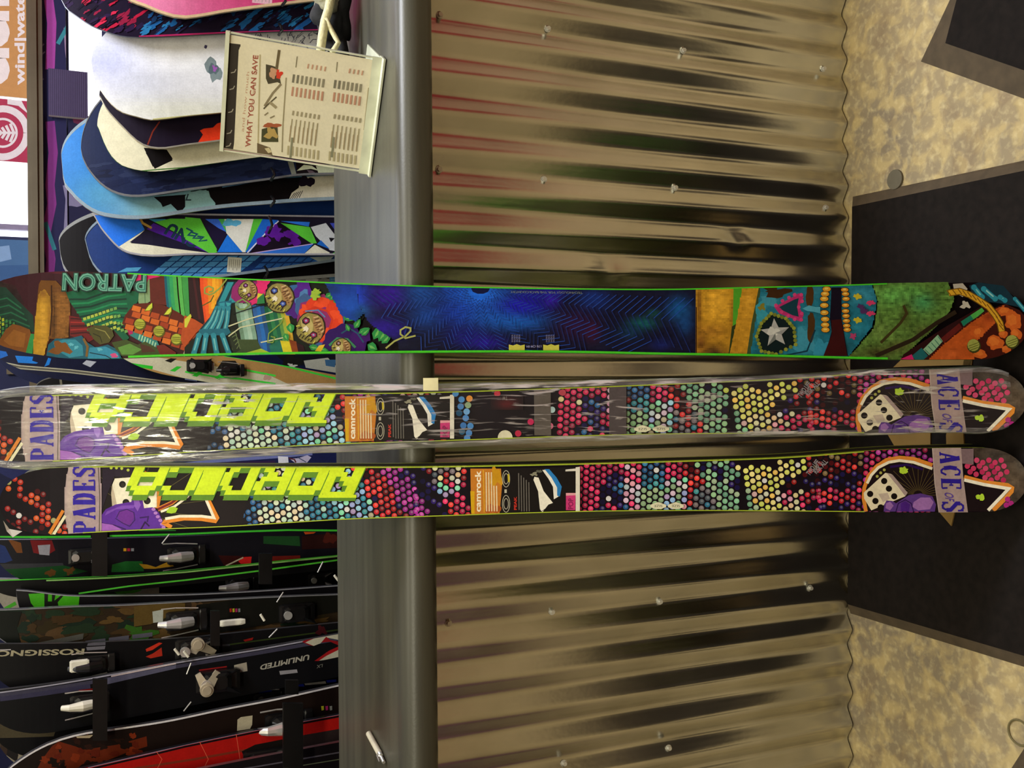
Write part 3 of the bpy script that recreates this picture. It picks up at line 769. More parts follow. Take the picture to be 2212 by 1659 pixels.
    # two small oval badges
    for x_ in (1421, 1459):
        b.poly([(x_-17, 1090), (x_-6, 1086), (x_, 1084), (x_+6, 1086), (x_+17, 1090), (x_+17, 1095), (x_+6, 1099), (x_-6, 1099), (x_-17, 1095)], '#e2dfc0')
        b.text('SIZE', (x_+9, 1090), (x_-9, 1090), (0, 5), '#2a2a28')
    b.T = None
def camrock(b, x, y0, y1):
    """long product sticker: orange panel, dark panel with drawing, white strip"""
    w = y1-y0; k = w/98.0
    Y = lambda v_: y0+w*v_
    b.poly([(x, y0), (x+236, y0-4), (x+236, y1-4), (x, y1)], '#1a1615')
    b.poly([(x, y0), (x+66, y0), (x+68, Y(.4)), (x+63, y1), (x+2, y1+2)], '#c07828'); b.poly([(x, Y(.5)), (x+9, Y(.5)), (x+9, y1), (x+2, y1)], '#d2a418')
    b.blotch(x+55, Y(.2), 12, 20, '#c8921c', 3); b.blotch(x+50, Y(.9), 14, 10, '#a85420', 4)
    b.line([(x+28, y0+3), (x+30, y1-3)], 1.6, '#e0b030')
    b.text('camrock', (x+23, y1-4), (x+23, y0+4), (-13, 0), '#f0e6cc', .03)
    for i in range(5):
        yy = Y(.08) if i < 3 else Y(.38)
        b.line([(x+34+i*5.6, yy), (x+35+i*5.6, y1-5)], 2.8, '#e2cca0')
    for (c0, c1) in ((.03, .42), (.58, .98)):
        ym = Y((c0+c1)/2); ry = w*(c1-c0)/2
        for r_ in (8, 5):
            b.line([(x+77+r_*math.cos(a), ym+ry*(r_/8.5)*math.sin(a)) for a in [k_*math.pi/9 for k_ in range(19)]], 1.3, '#b8b4a0')
    b.line([(x+82, Y(.12)), (x+83, Y(.3))], 4, '#c2b030')
    b.line([(x+76, Y(.46)), (x+76, Y(.54))], 5, '#b8b4a0')
    b.text('PEAK', (x+100, y1-8), (x+100, Y(.62)), (-6, 0), '#c03428', .04)
    for i in range(5): b.line([(x+104+i*5.5, Y(.1+.05*i)), (x+105+i*5.5, y1-5-(i == 0)*3)], 2.0, '#6c6862')
    b.poly([(x+138, Y(.18)), (x+147, Y(.2)), (x+158, Y(.5)), (x+178, Y(.76)), (x+168, Y(.8)), (x+155, Y(.97)), (x+150, Y(.9)), (x+146, Y(.5)), (x+136, Y(.25))], '#ece8d8')
    b.line([(x+152, Y(.96)), (x+178, Y(.78))], 1.2, '#26221e')
    b.poly([(x+155, y0+3), (x+164, y0+2), (x+180, Y(.2)), (x+192, Y(.4)), (x+190, Y(.62)), (x+180, Y(.68)), (x+178, Y(.4)), (x+168, Y(.22))], '#e8e6dc')
    b.poly([(x+160, y0+1), (x+170, y0+1), (x+186, Y(.2)), (x+197, Y(.4)), (x+193, Y(.62)), (x+187, Y(.6)), (x+187, Y(.42)), (x+175, Y(.2))], '#2f7fc4')
    b.blotch(x+138, Y(.12), 7, 4, '#8a8874', 8); b.blotch(x+146, Y(.06), 6, 4, '#5c5c50', 9)
    b.poly([(x+205, Y(.02)), (x+232, y0-1), (x+232, Y(.05)), (x+205, Y(.06))], '#d8d4c8')
    b.poly([(x+206, Y(.54)), (x+227, Y(.54)), (x+226, Y(.92)), (x+206, Y(.92))], '#c83a78'); b.poly([(x+206, Y(.54)), (x+227, Y(.54)), (x+227, Y(.59)), (x+206, Y(.60))], '#e0a0a8')
    b.text('POP', (x+222, Y(.9)), (x+222, Y(.66)), (-11, 0), '#7c1c4c', .02)
    b.poly([(x+227, y0-3), (x+236, y0-4), (x+236, y1-5), (x+227, y1-5)], '#e0dccd')
ID = lambda x, y: (x, y)
T2 = lambda x, y: (x-100+.0465*x, y-156-.007*x)

def finish_ski(sf, root, th, front, side, nm='topsheet_print'):
    a = .24 if side is LIME else .19
    sf.edging('#a8bc34' if side is LIME else '#48c828', .0016 if side is LIME else .0036, .0018 if side is LIME else .0022, a, sf.ss[-1]-.1 if side is LIME else sf.ss[-1]-.22)
    sf.body('ski_body', th, [front, side, SKIBLK], root)
    sf.print_obj(nm, root)
cg = 'pair of dotted card-print skis leaning on the counter'
card_art(S3, ID, 11); camrock(S3, 1016, 1012, 1109)
r3 = ski_thing('ski', S3, 'unwrapped dotted black ski with lime lettering, lowest in the photo of the three leaning', 'ski', cg)
finish_ski(S3, r3, .0115, DARKW, LIME)
q = rear_copy(S3, .0125, .0045); t = ski_thing('ski', q, 'partner ski almost hidden behind the unwrapped dotted ski', 'ski', cg)
q.body('ski_body', .010, [SKIBLK, LIME, DARKW], t)
card_art(S2, T2, 12)
camrock(S2, 745, 856, 952)
S2.h += 1e-4
for k, (x_, y_, c_) in enumerate(((984, 850, '#4c8cd0'), (997, 863, '#4c8cd0'), (995, 878, '#4880c4'), (1008, 889, '#6ca4dc'), (1006, 903, '#4c88cc'), (1001, 919, '#3c74b8'), (1016, 920, '#4c8cd0'), (998, 932, '#2c5c7c'), (1013, 935, '#4c88cc'), (1009, 946, '#4c88cc'), (1014, 861, '#e0923c'), (1011, 875, '#8ca884'), (992, 892, '#1c4c70'), (1074, 850, '#b8283c'), (1146, 911, '#c8285c'), (1119, 936, '#b82848'), (1177, 882, '#c84858'), (1192, 885, '#a8c4c8'), (1215, 848, '#b84858'), (1188, 920, '#c86080'))):
    S2.dot(x_, y_, 7, c_, n=12)
S2.soft(PX('1060,855 1130,855 1130,885 1060,885'), '#1c1216', [(1095, 872, 20, 10, '#5c1c20', .8)], 5, under=False); S2.text('TW', (1096, 856), (1085, 856), (0, 8), '#98908c')
S2.poly(PX('1153,835 1189,835 1190,940 1154,940'), '#5c5550')
S2.poly(PX('1315,834 1352,832 1352,937 1315,938'), '#4e4648'); S2.dot(1091, 945, 16, '#d8d4b8', n=20)
r2 = ski_thing('ski', S2, 'dotted black ski in crinkled clear film, between the skeleton-artwork ski and the unwrapped dotted ski', 'ski', cg)
finish_ski(S2, r2, .0115, DARKW, LIME)
q = rear_copy(S2, .0125, .006); t = ski_thing('ski', q, 'partner ski behind the film-wrapped dotted ski', 'ski', cg)
q.body('ski_body', .010, [SKIBLK, LIME, DARKW], t)

# ---- clear film
def film_mat(name, lo, hi, base, dif):
    m, nt, b = new_mat(name); N = nt.nodes; L = nt.links; N.remove(b)
    tc = N.new('ShaderNodeTexCoord'); mp = N.new('ShaderNodeMapping'); mp.inputs['Rotation'].default_value = (math.radians(-20.2), 0, math.radians(0))
    mp.inputs['Scale'].default_value = (150, 40, 5); L.new(tc.outputs['Object'], mp.inputs[0])
    n1 = N.new('ShaderNodeTexNoise'); n1.inputs['Scale'].default_value = 1; n1.inputs['Detail'].default_value = 6; n1.inputs['Distortion'].default_value = .8
    L.new(mp.outputs[0], n1.inputs['Vector'])
    n2 = N.new('ShaderNodeTexNoise'); n2.inputs['Scale'].default_value = 7; n2.inputs['Detail'].default_value = 3; L.new(tc.outputs['Object'], n2.inputs['Vector'])
    bp = N.new('ShaderNodeBump'); bp.inputs['Strength'].default_value = .8; bp.inputs['Distance'].default_value = .003; L.new(n1.outputs[0], bp.inputs['Height'])
    gl = N.new('ShaderNodeBsdfGlossy'); gl.inputs['Roughness'].default_value = .12; L.new(bp.outputs[0], gl.inputs['Normal'])
    tr = N.new('ShaderNodeBsdfTransparent'); tr.inputs[0].default_value = (.98, .98, .97, 1)
    df = N.new('ShaderNodeBsdfDiffuse'); df.inputs[0].default_value = (.9, .9, .9, 1)
    def rng(src, a, b_, c, d):
        r = N.new('ShaderNodeMapRange'); r.inputs[1].default_value = a; r.inputs[2].default_value = b_; r.inputs[3].default_value = c; r.inputs[4].default_value = d; L.new(src, r.inputs[0]); return r.outputs[0]
    a = rng(n1.outputs[0], lo, hi, 0, .95); c = rng(n2.outputs[0], .42, .56, .12, 1)
    mu = N.new('ShaderNodeMath'); mu.operation = 'MULTIPLY_ADD'; L.new(a, mu.inputs[0]); L.new(c, mu.inputs[1]); mu.inputs[2].default_value = base
    cl = N.new('ShaderNodeClamp'); L.new(mu.outputs[0], cl.inputs[0])
    mg = N.new('ShaderNodeMixShader'); mg.inputs[0].default_value = dif; L.new(gl.outputs[0], mg.inputs[1]); L.new(df.outputs[0], mg.inputs[2])  # glare on the crinkle streaks painted in as diffuse white
    ms = N.new('ShaderNodeMixShader'); L.new(cl.outputs[0], ms.inputs[0]); L.new(tr.outputs[0], ms.inputs[1]); L.new(mg.outputs[0], ms.inputs[2])
    L.new(ms.outputs[0], N['Material Output'].inputs['Surface'])
    return m
FILM = film_mat('clear_film', .57, .66, .03, .35); FILMS = film_mat('gathered_film', .44, .60, .16, .5)
def film(sf, s0, s1, extL, extR, depth, root, n=150, seed=0, taper=None):
    v = []; f = []; m = 18
    Lf = interp(sf.ss[::3], sf.Lv[::3]); Rf = interp(sf.ss[::3], sf.Rv[::3])
    for i in range(n+1):
        s = s0+(s1-s0)*i/n; k = taper(i/n) if taper else 1
        L, R = Lf(s)-extL*k, Rf(s)+extR*k; c = (L+R)/2; w = (R-L)/2
        w += .003*noise.noise(Vector((s*9, seed, 0)))
        for j in range(m):
            a = 2*math.pi*j/m; ca, sa = math.cos(a), math.sin(a)
            t = c+w*math.copysign(abs(ca)**.8, ca)
            zz = depth/2*sa*(.55+.45*(1-abs(ca)**3)) - .010
            wr = .0018*noise.noise(Vector((t*90, s*7, seed+sa)))
            if sa > .2: zz = max(zz, .0045)
            zz = max(zz, -.0225)
            v.append(sf.to3(s, t, zz+wr+(.0022 if sa > 0 else 0)))
    for i in range(n):
        for j in range(m): f.append((i*m+j, i*m+(j+1) % m, (i+1)*m+(j+1) % m, (i+1)*m+j))
    fm = [1 if abs(math.cos(2*math.pi*(j+.5)/m)) > .80 else 0 for i in range(n) for j in range(m)]
    return mesh_obj('plastic_wrap', v, f, [FILM, FILMS], root, fm=fm, smooth=True)
film(S2, S2.ss[0]+.03, S2.ss[-1]-.01, .0145, .0165, .048, r2, n=170, seed=1, taper=lambda t: .12+.88*min(1, t*1.5))
# corner of loose film on the unwrapped ski's end and the cream tag on the film edge
vv = [S3.to3(*S3.inv(x, y), h) for x, y, h in ((8, 1124, .002), (22, 1142, .003), (50, 1147, .003), (33, 1159, .009), (18, 1146, .006))]
mesh_obj('film_scrap', vv, [(0, 1, 2, 3, 4)], plain('frosted_film', '#c8c4bc', .25), r3)
pt = S2.inv(931, 830)
MB().hexa(S2.to3(pt[0], pt[1], .016), S2.W*.0105, S2.A*.0125, S2.N*.0012).build('cream_tag', plain('cream_card', '#e6dfb0', .7), r2)
# ---- skull-art ski artwork
def teeth(b, pts, rx, ry, c, o='#301008'):
    for x, y in pts: b.dot(x, y, rx+1, o, ry=ry+1, n=10); b.dot(x, y, rx, c, ry=ry, n=10); b.dot(x-.5, y-1, rx*.5, '#e8c860', ry=ry*.4, n=8)
def leaf(b, x, y, l, w, a, c='#2c8a44', c2='#6cb45c'):
    ca, sa = math.cos(a), math.sin(a)
    P = lambda u, v_: (x+u*ca-v_*sa, y+u*sa+v_*ca)
    b.poly([P(0, 0), P(l*.3, w*.5), P(l*.65, w*.4), P(l, 0), P(l*.65, -w*.4), P(l*.3, -w*.5)], c)
    b.poly([P(l*.15, 0), P(l*.4, w*.22), P(l*.85, 0), P(l*.4, -w*.1)], c2)
def skull(b, x, y, r, eye, a=0.0):
    """small painted flower skull"""
    ca, sa = math.cos(a), math.sin(a)
    P = lambda u, v_: (x+(u*ca-v_*sa)*r, y+(u*sa+v_*ca)*r)
    b.blotch(x, y, r*1.0, r*1.06, '#2c1c14', seed=x, amp=.05)
    b.blotch(x-r*.02, y, r*.92, r*.98, '#8c8244', seed=x, amp=.06)
    b.poly([P(-.1, -.9), P(.6, -.75), P(.9, -.1), P(.8, .5), P(.35, .25), P(.1, -.25)], '#a07c4c')
    b.poly([P(-.75, -.35), P(-.3, -.75), P(.1, -.3), P(.2, .3), P(-.1, .6), P(-.5, .3)], '#b8a868')
    for k in range(10): b.line([P(.02+.09*k, -.72+.10*k), P(.30+.07*k, -.88+.10*k)], r*.055, '#4a2c1c' if k % 2 else '#d8b88c')
    for k in range(6): b.line([P(.1+.1*k, -.35+.12*k), P(.3+.08*k, -.5+.14*k)], r*.06, '#6c4430')
    for u, v_ in ((-.42, -.4), (.28, .38)):
        b.poly([P(u-.26, v_+.02), P(u-.1, v_-.24), P(u+.2, v_-.2), P(u+.26, v_+.04), P(u+.05, v_+.26), P(u-.18, v_+.2)], '#2c1420')
        b.poly([P(u-.18, v_), P(u-.06, v_-.15), P(u+.16, v_-.12), P(u+.18, v_+.04), P(u, v_+.17)], eye); b.poly([P(u-.08, v_-.02), P(u+.02, v_-.1), P(u+.1, v_), P(u, v_+.07)], '#98a0d0')
    b.poly([P(-.5, .1), P(-.3, -.1), P(-.1, .05), P(-.15, .28), P(-.4, .3)], '#e4dcc4')
    for k in range(9):
        b.line([P(-.95+.17*k, .1+.10*k), P(-.72+.15*k, -.02+.09*k)], r*.07, '#1c180c' if k % 2 else '#c8c44c')
    for k in range(5): b.line([P(-.6+.2*k, .75+.03*k), P(-.5+.2*k, .5+.05*k)], r*.06, '#2a2410')
def bone(b, pts, w, c='#2a8496', hi='#6cb4b4', dk='#0f3c4c'):
    b.line(pts, w+3, dk); b.line(pts, w, c); b.line([(x-.5, y-w*.18) for x, y in pts], w*.3, hi)
    for p in (pts[0], pts[-1]): b.dot(p[0], p[1], w*.62, c, n=10)
def patron_art(b):
    b.T = None; b.base('#120a10')
    # maroon serape ground of the tip
    b.poly(PX('-80,560 240,560 380,560 480,800 -80,800'), '#3c1218')
    b.poly(F5('0,250 340,300 340,760 0,800'), '#24100f')
    b.soft(F5('-400,60 300,60 680,100 700,560 350,740 0,800 -400,700'), '#44161f', [(*F5('150,400')[0], 30, 40, '#1c1a1c', .8), (*F5('500,170')[0], 50, 10, '#5c2030', .8), (*F5('-60,300')[0], 30, 40, '#1c3028', .7)], 4, .2, .06, 3)
    b.poly(F5('0,160 400,130 640,150 640,260 390,230 380,560 330,600 150,260 0,220'), '#3a1620')
    b.poly(F5('-250,260 60,280 170,400 330,560 345,720 200,760 -250,860'), '#1d3c30')
    for k in range(9): b.line(F5(f'{-250+k*12},{420+k*36} {60+k*10},{350+k*36} {200+k*14},{460+k*30}'), 3, '#256446' if k % 2 else '#173a2c')
    for k in range(9):
        for j in range(5): b.poly(F5(f'{-160+k*36},{520+j*44+k*14} {-138+k*36},{514+j*44+k*14} {-134+k*36},{545+j*44+k*14} {-158+k*36},{550+j*44+k*14}'), '#a8b838' if k < 6-j*.6 else '#3c7a44')
    b.poly(F5('0,800 60,700 130,645 200,660 300,700 310,740 260,950 120,930 0,880'), '#7c4a1e'); b.poly(F5('40,810 140,700 260,740 240,880 100,860'), '#8f5a24')
    b.poly(F5('310,740 345,745 325,960 255,950'), '#2f8c48')
    # hat columns
    b.poly(F5('390,250 410,210 560,215 620,280 690,360 705,480 680,780 600,800 500,790 430,960 330,960 350,640 375,380'), '#6e4418')
    b.soft(F5('380,400 400,330 450,300 500,380 512,560 495,740 430,1000 335,1000 350,640'), '#b88a24', [(*F5('430,640')[0], 8, 60, '#d09c34', .8), (*F5('430,340')[0], 14, 14, '#7c4c1c', .8), (*F5('500,600')[0], 6, 50, '#8c5c1c', .8)], 3.6, .12, .08, 4)
    b.soft(F5('520,280 620,290 680,400 702,520 680,770 600,790 520,770 530,520'), '#7c5020', [(*F5('620,560')[0], 16, 40, '#94622a', .8), (*F5('540,600')[0], 6, 60, '#3c2410', .8), (*F5('600,300')[0], 18, 10, '#5a3418', .7)], 3.6, .25, .1, 8); b.line(F5('515,260 520,500 500,760'), 3, '#3c200c')
    # red and green striped blanket
    b.poly(F5('690,560 860,590 1000,760 880,830 700,760'), '#6a1a1c')
    for k in range(5): b.line(F5(f'705,{590+k*38} 860,{600+k*32} 980,{640+k*30}'), 3, '#9c2a28' if k % 2 else '#3a0e14')
    b.poly(F5('660,330 800,300 1400,320 1370,430 1250,560 1210,680 1290,780 1250,830 1130,700 1000,660 860,660 780,540 700,430'), '#0f5a3c')
    for k in range(9):
        b.line(F5(f'{690+k*26},{400+k*44} {860+k*24},{400+k*36} {1060+k*16},{330+k*40} {1250+k*6},{300+k*48}'), 4, '#1c8050' if k % 2 else '#0a3428')
    for k in range(4):
        for j in range(9):
            x_ = 830+k*36+j*38; y_ = 585+k*58-j*(13+k*1.5)+max(0, j-5)*k*10
            if y_ < 860: b.poly(F5(f'{x_},{y_} {x_+30},{y_-9} {x_+36},{y_+18} {x_+6},{y_+28}'), '#a8b848' if j < 7 else '#6c9c4c')
    b.poly(F5('870,690 950,660 1060,660 1120,700 1140,760 1090,830 1000,850 940,800'), '#4c4a22'); b.line(F5('950,690 1050,720 1100,790'), 2, '#8a8444'); b.line(F5('930,740 1000,770 1020,830'), 2, '#2a2a14')
    # stripes at right of tip
    b.poly(F5('1400,170 1490,170 1500,420 1400,480 1380,420'), '#7f9c70'); b.line(F5('1440,200 1450,460'), 1.5, '#4c6c4c')
    b.poly(F5('1490,165 1640,170 1670,460 1500,440'), '#5e2018')
    for x_, c in ((1655, '#0f5a6c'), (1680, '#1c8470'), (1705, '#2f9c5c'), (1740, '#4aa850'), (1790, '#56b050'), (1830, '#3c9444')):
        b.line(F5(f'{x_},165 {x_+14},360 {x_+40},590'), 8, c)
    b.poly(F5('1860,170 1990,175 2020,480 2060,690 1960,620 1890,560'), '#2c1018')
    b.line(F5('1905,180 1920,380 1960,600'), 4, '#44141c')
    for x_, c in ((2005, '#c8401c'), (2035, '#e05a20'), (2060, '#e8701c'), (2100, '#e89a24'), (2140, '#f0b02c'), (2180, '#d89828'), (2212, '#b87820')):
        b.line(F5(f'{x_},165 {x_+10},400 {x_+45-(x_-2005)*.25},{660-(x_-2005)*.8}'), 7, c)
    b.poly(F5('1330,130 1480,140 1600,175 1480,200 1440,300 1350,300 1360,200'), '#d8246c')
    b.poly(F5('1280,690 1400,750 1450,720 1560,790 1590,860 1550,890 1420,830 1300,760'), '#2f7c78'); 
    for k in range(7): b.line(F5(f'{1400+k*26},{745+k*14} {1385+k*26},{800+k*14}'), 3, '#9cc8a0')
    b.poly(F5('1270,700 1320,690 1330,740 1290,755'), '#a81c5c')
    # orange brick-patterned arm with spikes
    b.poly(F5('1220,640 1250,560 1340,445 1500,435 1640,460 1780,530 1930,640 2020,690 1960,760 1900,870 1830,910 1700,850 1560,760 1420,710 1280,690'), '#5a1c0c')
    for r_ in range(4):
        for k in range(7):
            x0_, y0_ = 1330+k*92-r_*34+(r_ % 2)*34, 458+k*34+r_*62
            if x0_ > 1930 or x0_ < 1215: continue
            b.poly(F5(f'{x0_},{y0_} {x0_+80},{y0_+20} {x0_+66},{y0_+74} {x0_-16},{y0_+50}'), random.choice(['#b8501c', '#c86020', '#a8441a', '#9c3818', '#d06a24']))
    for x_, y_ in ((1500, 440), (1690, 480), (1880, 560)):
        b.poly(F5(f'{x_},{y_+70} {x_-60},{y_+80} {x_-20},{y_+20} {x_+22},{y_-8} {x_+28},{y_+40} {x_},{y_+105}'), '#5c5c14'); b.poly(F5(f'{x_-6},{y_+70} {x_-50},{y_+72} {x_-12},{y_+22} {x_+20},{y_-4} {x_+20},{y_+40}'), '#c4cc3c')
    for x_, y_ in ((1400, 650), (1590, 720), (1765, 800)):
        b.dot(*F5(f'{x_},{y_}')[0], 13, '#5c5814', n=14); b.dot(*F5(f'{x_-4},{y_-6}')[0], 11, '#a8ac38', n=12)
        for k in (-1, 0, 1): b.line(F5(f'{x_-48},{y_+k*18-6} {x_+40},{y_+k*18}'), 1.6, '#646418')
    # teal skull bits along lower edge of tip
    b.poly(F5('470,960 490,850 560,790 700,790 820,760 880,830 960,880 1080,850 1180,900 1220,990 700,1000'), '#17586c')
    b.poly(F5('540,830 640,800 760,800 830,860 840,960 700,980 560,900'), '#2f8498'); b.poly(F5('900,880 1060,870 1180,930 1200,990 880,990'), '#2f86a4')
    b.blotch(132, 753, 20, 14, '#7a4a1c', 3); b.line(F5('840,790 880,870 870,970'), 5, '#7a5a28'); b.line(F5('900,930 1060,960 1130,1000'), 2, '#0c3040')
    for x_, y_ in ((770, 880), (1000, 900), (1150, 960), (720, 850)): b.blotch(*F5(f'{x_},{y_}')[0], 6, 4, '#5cb0c0', x_)
    b.blotch(*F5('1140,960')[0], 7, 4, '#c8487c', 2)
    b.poly(F5('1120,830 1260,800 1380,850 1450,820 1560,880 1640,940 1600,965 1220,965 1160,900'), '#3c4a20'); b.poly(F5('1180,880 1300,840 1420,900 1330,950 1220,950'), '#5c8c3c'); b.poly(F5('1400,840 1500,870 1560,920 1420,930'), '#4a2c1c')
    b.poly(F5('1560,860 1640,850 1760,930 1750,965 1600,950'), '#6a1e18')
    b.poly(F5('1830,940 1850,890 1900,870 1900,960 1840,980'), '#a89480')
    # lettering
    b.text('PATRON', (319, 591), (136, 588), (-2, 43), '#1f3c34', .09); b.text('PATRON', (318, 593), (138, 590), (-2, 38), '#6aa892', .03); b.text('PATRON', (317, 596), (140, 594), (-2, 32), '#2f7460', -.02)
    # ---- second part
    b.poly(F6('300,1100 0,1100 0,880 180,700 420,430 560,230 1500,230 1800,560 1500,950 1000,950'), '#141a10')
    b.poly(F6('180,180 350,180 300,480 230,700 210,560'), '#e07818')
    for x_, c in ((170, '#e04a1c'), (205, '#e85c20'), (250, '#e8881c'), (290, '#f0a824'), (330, '#e8a020'), (355, '#d88c20')):
        b.line(F6(f'{x_},180 {x_+5},360 {x_+50-(x_-170)*.5},{640-(x_-170)*1.2}'), 8, c)
    b.line(F6('20,180 40,600'), 6, '#3c9448')
    b.poly(F6('35,180 140,180 200,640 60,560'), '#2a0e14'); b.line(F6('90,180 150,600'), 5, '#44161c')
    b.poly(F6('0,560 100,600 200,660 110,740 0,880 -40,800'), '#b04a1c'); b.poly(F6('0,600 60,545 70,570 20,680 0,680'), '#c4c43c')
    b.line(F6('175,465 260,420 290,360'), 2, '#4a5a24'); b.line(F6('420,200 350,290 290,340 250,355 200,340 200,290 240,270 285,290 280,320 240,330'), 3.2, '#8a9c48')
    # striped cloth
    for x_, c in ((520, '#6a8c74'), (560, '#8cb09c'), (600, '#a0c0ac'), (640, '#7ca08c'), (690, '#2c5c9c'), (730, '#2468b4'), (770, '#1c4c80'), (810, '#0f5a3c'), (850, '#2c7c4c'), (890, '#1c6448'), (930, '#5c9448'), (965, '#a0b03c'), (1000, '#d0a430')):
        b.line(F6(f'{x_},{430+(x_-520)*.15} {x_+15},560 {x_+55},760 {x_+80},960'), 9, c)
    b.poly(F6('480,780 560,800 720,800 780,930 520,940 470,900'), '#3a4a28'); b.poly(F6('430,720 500,700 560,900 490,940'), '#232c1c')
    for k in range(5): b.line(F6(f'{455+k*16},{740+k*38} {500+k*10},{720+k*34} {520+k*9},{760+k*34}'), 2, '#5c6c44')
    b.poly(F6('840,860 960,800 1020,930 860,935'), '#1f6c5c'); b.poly(F6('600,935 760,890 860,935'), '#a8c030')
    b.poly(F6('950,810 1040,820 1070,925 980,925'), '#d8c828'); b.poly(F6('1040,800 1110,820 1150,925 1070,925'), '#8c4018'); b.poly(F6('1110,830 1180,860 1200,925 1130,925'), '#2c0c18')
    # skeleton arm and hand
    b.poly(F6('420,225 580,225 500,440 450,450 440,700 180,735 150,700 300,520 320,420'), '#0c303c')
    b.poly(F6('430,230 490,230 400,420 340,430'), '#2a8c98'); b.poly(F6('515,230 575,230 510,430 430,440 470,330'), '#2a8c98')
    b.poly(F6('330,430 470,410 460,480 410,500 330,470'), '#17607a'); b.poly(F6('345,440 400,430 400,470 350,465'), '#2f90a0'); b.poly(F6('410,430 465,440 430,490'), '#3aa0a8')
    for x0_, x1_ in ((315, 190), (345, 255), (385, 320), (425, 400)):
        bone(b, F6(f'{x0_+10},490 {(x0_+x1_)//2+10},620 {x1_},715'), 9)
    b.poly(F6('150,700 440,690 460,730 420,760 170,755 140,730'), '#1c6478')
    for x0_, x1_ in ((145, 95), (215, 190), (290, 320), (380, 440)):
        bone(b, F6(f'{x0_},760 {(x0_+x1_)//2},850 {x1_},935'), 10)
    # flower skulls
    b.blotch(*F6('640,330')[0], 34, 28, '#8c2468', 4, amp=.2); b.blotch(*F6('770,240')[0], 16, 18, '#e02870', 7); b.blotch(*F6('700,400')[0], 22, 8, '#d82c6c', 5, rot=-.5)
    skull(b, *F6('630,315')[0], 21, '#8c2878', .4)
    b.line(F6('520,430 580,400 650,450 600,500 540,500 510,470'), 3, '#7c9450')
    b.poly(F6('730,380 790,340 800,440 720,450'), '#2c7c44'); b.poly(F6('720,400 780,350 730,340'), '#d8c43c')
    b.blotch(*F6('1090,420')[0], 30, 32, '#34669c', 2, amp=.15); b.blotch(*F6('1170,300')[0], 18, 26, '#541c8c', 3); b.blotch(*F6('1110,470')[0], 18, 18, '#4a1c7c', 6)
    b.blotch(*F6('1180,400')[0], 14, 18, '#4c7cb4', 8)
    skull(b, *F6('945,385')[0], 32, '#3c5cb0', .15)
    b.line(F6('480,550 700,480 830,440'), 2.2, '#101410')
    for q_ in ('440,670 600,610 880,525', '440,770 560,680 980,590', '760,830 1040,770'): b.line(F6(q_), 2.6, '#c8c8a0')
    b.line(F6('980,590 960,640 840,740 830,830 880,830 900,780 860,770'), 2.5, '#7c9440')
    # red rose skull
    b.blotch(*F6('1340,610')[0], 54, 56, '#3c5c90', 12, amp=.18); b.blotch(*F6('1345,600')[0], 50, 51, '#8c2c68', 13, amp=.15)
    for k in range(9):
        a = math.radians(-150+k*36); b.blotch(F6('1350,600')[0][0]+36*math.cos(a), F6('1350,600')[0][1]+36*math.sin(a), 17, 12, '#d83c1c' if k % 2 else '#e84c24', k*1.7, amp=.25, rot=a+1.4)
    b.line(F6('1180,530 1300,480 1420,520 1470,600 1440,700'), 4, '#c8341c'); b.line(F6('1200,520 1330,510 1400,580'), 3, '#5c80b0')
    skull(b, *F6('1255,690')[0], 33, '#a02c5c', .25)
    # purple rose at the edge and leaves
    b.blotch(*F6('1600,800')[0], 46, 32, '#2f0c5c', 21, amp=.2); b.blotch(*F6('1740,810')[0], 20, 30, '#3c0c64', 22)
    b.line(F6('1440,860 1520,790 1620,800 1700,880'), 5, '#3c8458'); b.line(F6('1560,740 1640,690 1720,740 1780,830'), 3, '#24506c')
    skull(b, *F6('1560,890')[0], 22, '#8c5c3c', .3)
    for x_, y_, l, w_, a in ((1690, 690, 24, 14, -1.0), (1730, 740, 26, 12, -.5), (1760, 760, 24, 12, -.7), (1880, 800, 34, 18, -1.1), (1930, 820, 34, 18, -1.0), (1960, 840, 30, 16, -.8), (1640, 720, 18, 10, -2), (1820, 850, 24, 20, .5), (1400, 380, 20, 12, -.4), (1440, 410, 24, 12, -.7), (1480, 430, 22, 12, -.3), (1560, 500, 26, 16, .2), (1580, 560, 24, 16, .5), (1050, 640, 22, 18, 1.4), (1000, 740, 18, 14, 1.2), (1270, 330, 20, 14, .4), (1240, 870, 24, 14, .2), (1330, 890, 24, 10, .2)):
        leaf(b, *F6(f'{x_},{y_}')[0], l, w_, a)
    for x_, y_ in ((1290, 350), (1305, 380), (1320, 320)): b.blotch(*F6(f'{x_},{y_}')[0], 8, 6, '#9cbc3c', x_)
    b.poly(F6('1300,915 1340,860 1400,850 1360,920'), '#d8b428')
    # ---- blue middle with fine chevrons, built as broad colour fields then lines
    b.soft(F6('1380,200 1800,200 1840,480 1700,620 1560,560 1500,430'), '#173a9c', [(*F6('1660,460')[0], 30, 26, '#1c54c0', .8), (*F6('1450,300')[0], 20, 12, '#123060', .8), (*F6('1760,560')[0], 20, 14, '#0c3c5c', .8)], 4, .12)
    B5 = lambda x, y: H5(f'{x},{y}')[0]; B6 = lambda x, y: H6(f'{x},{y}')[0]
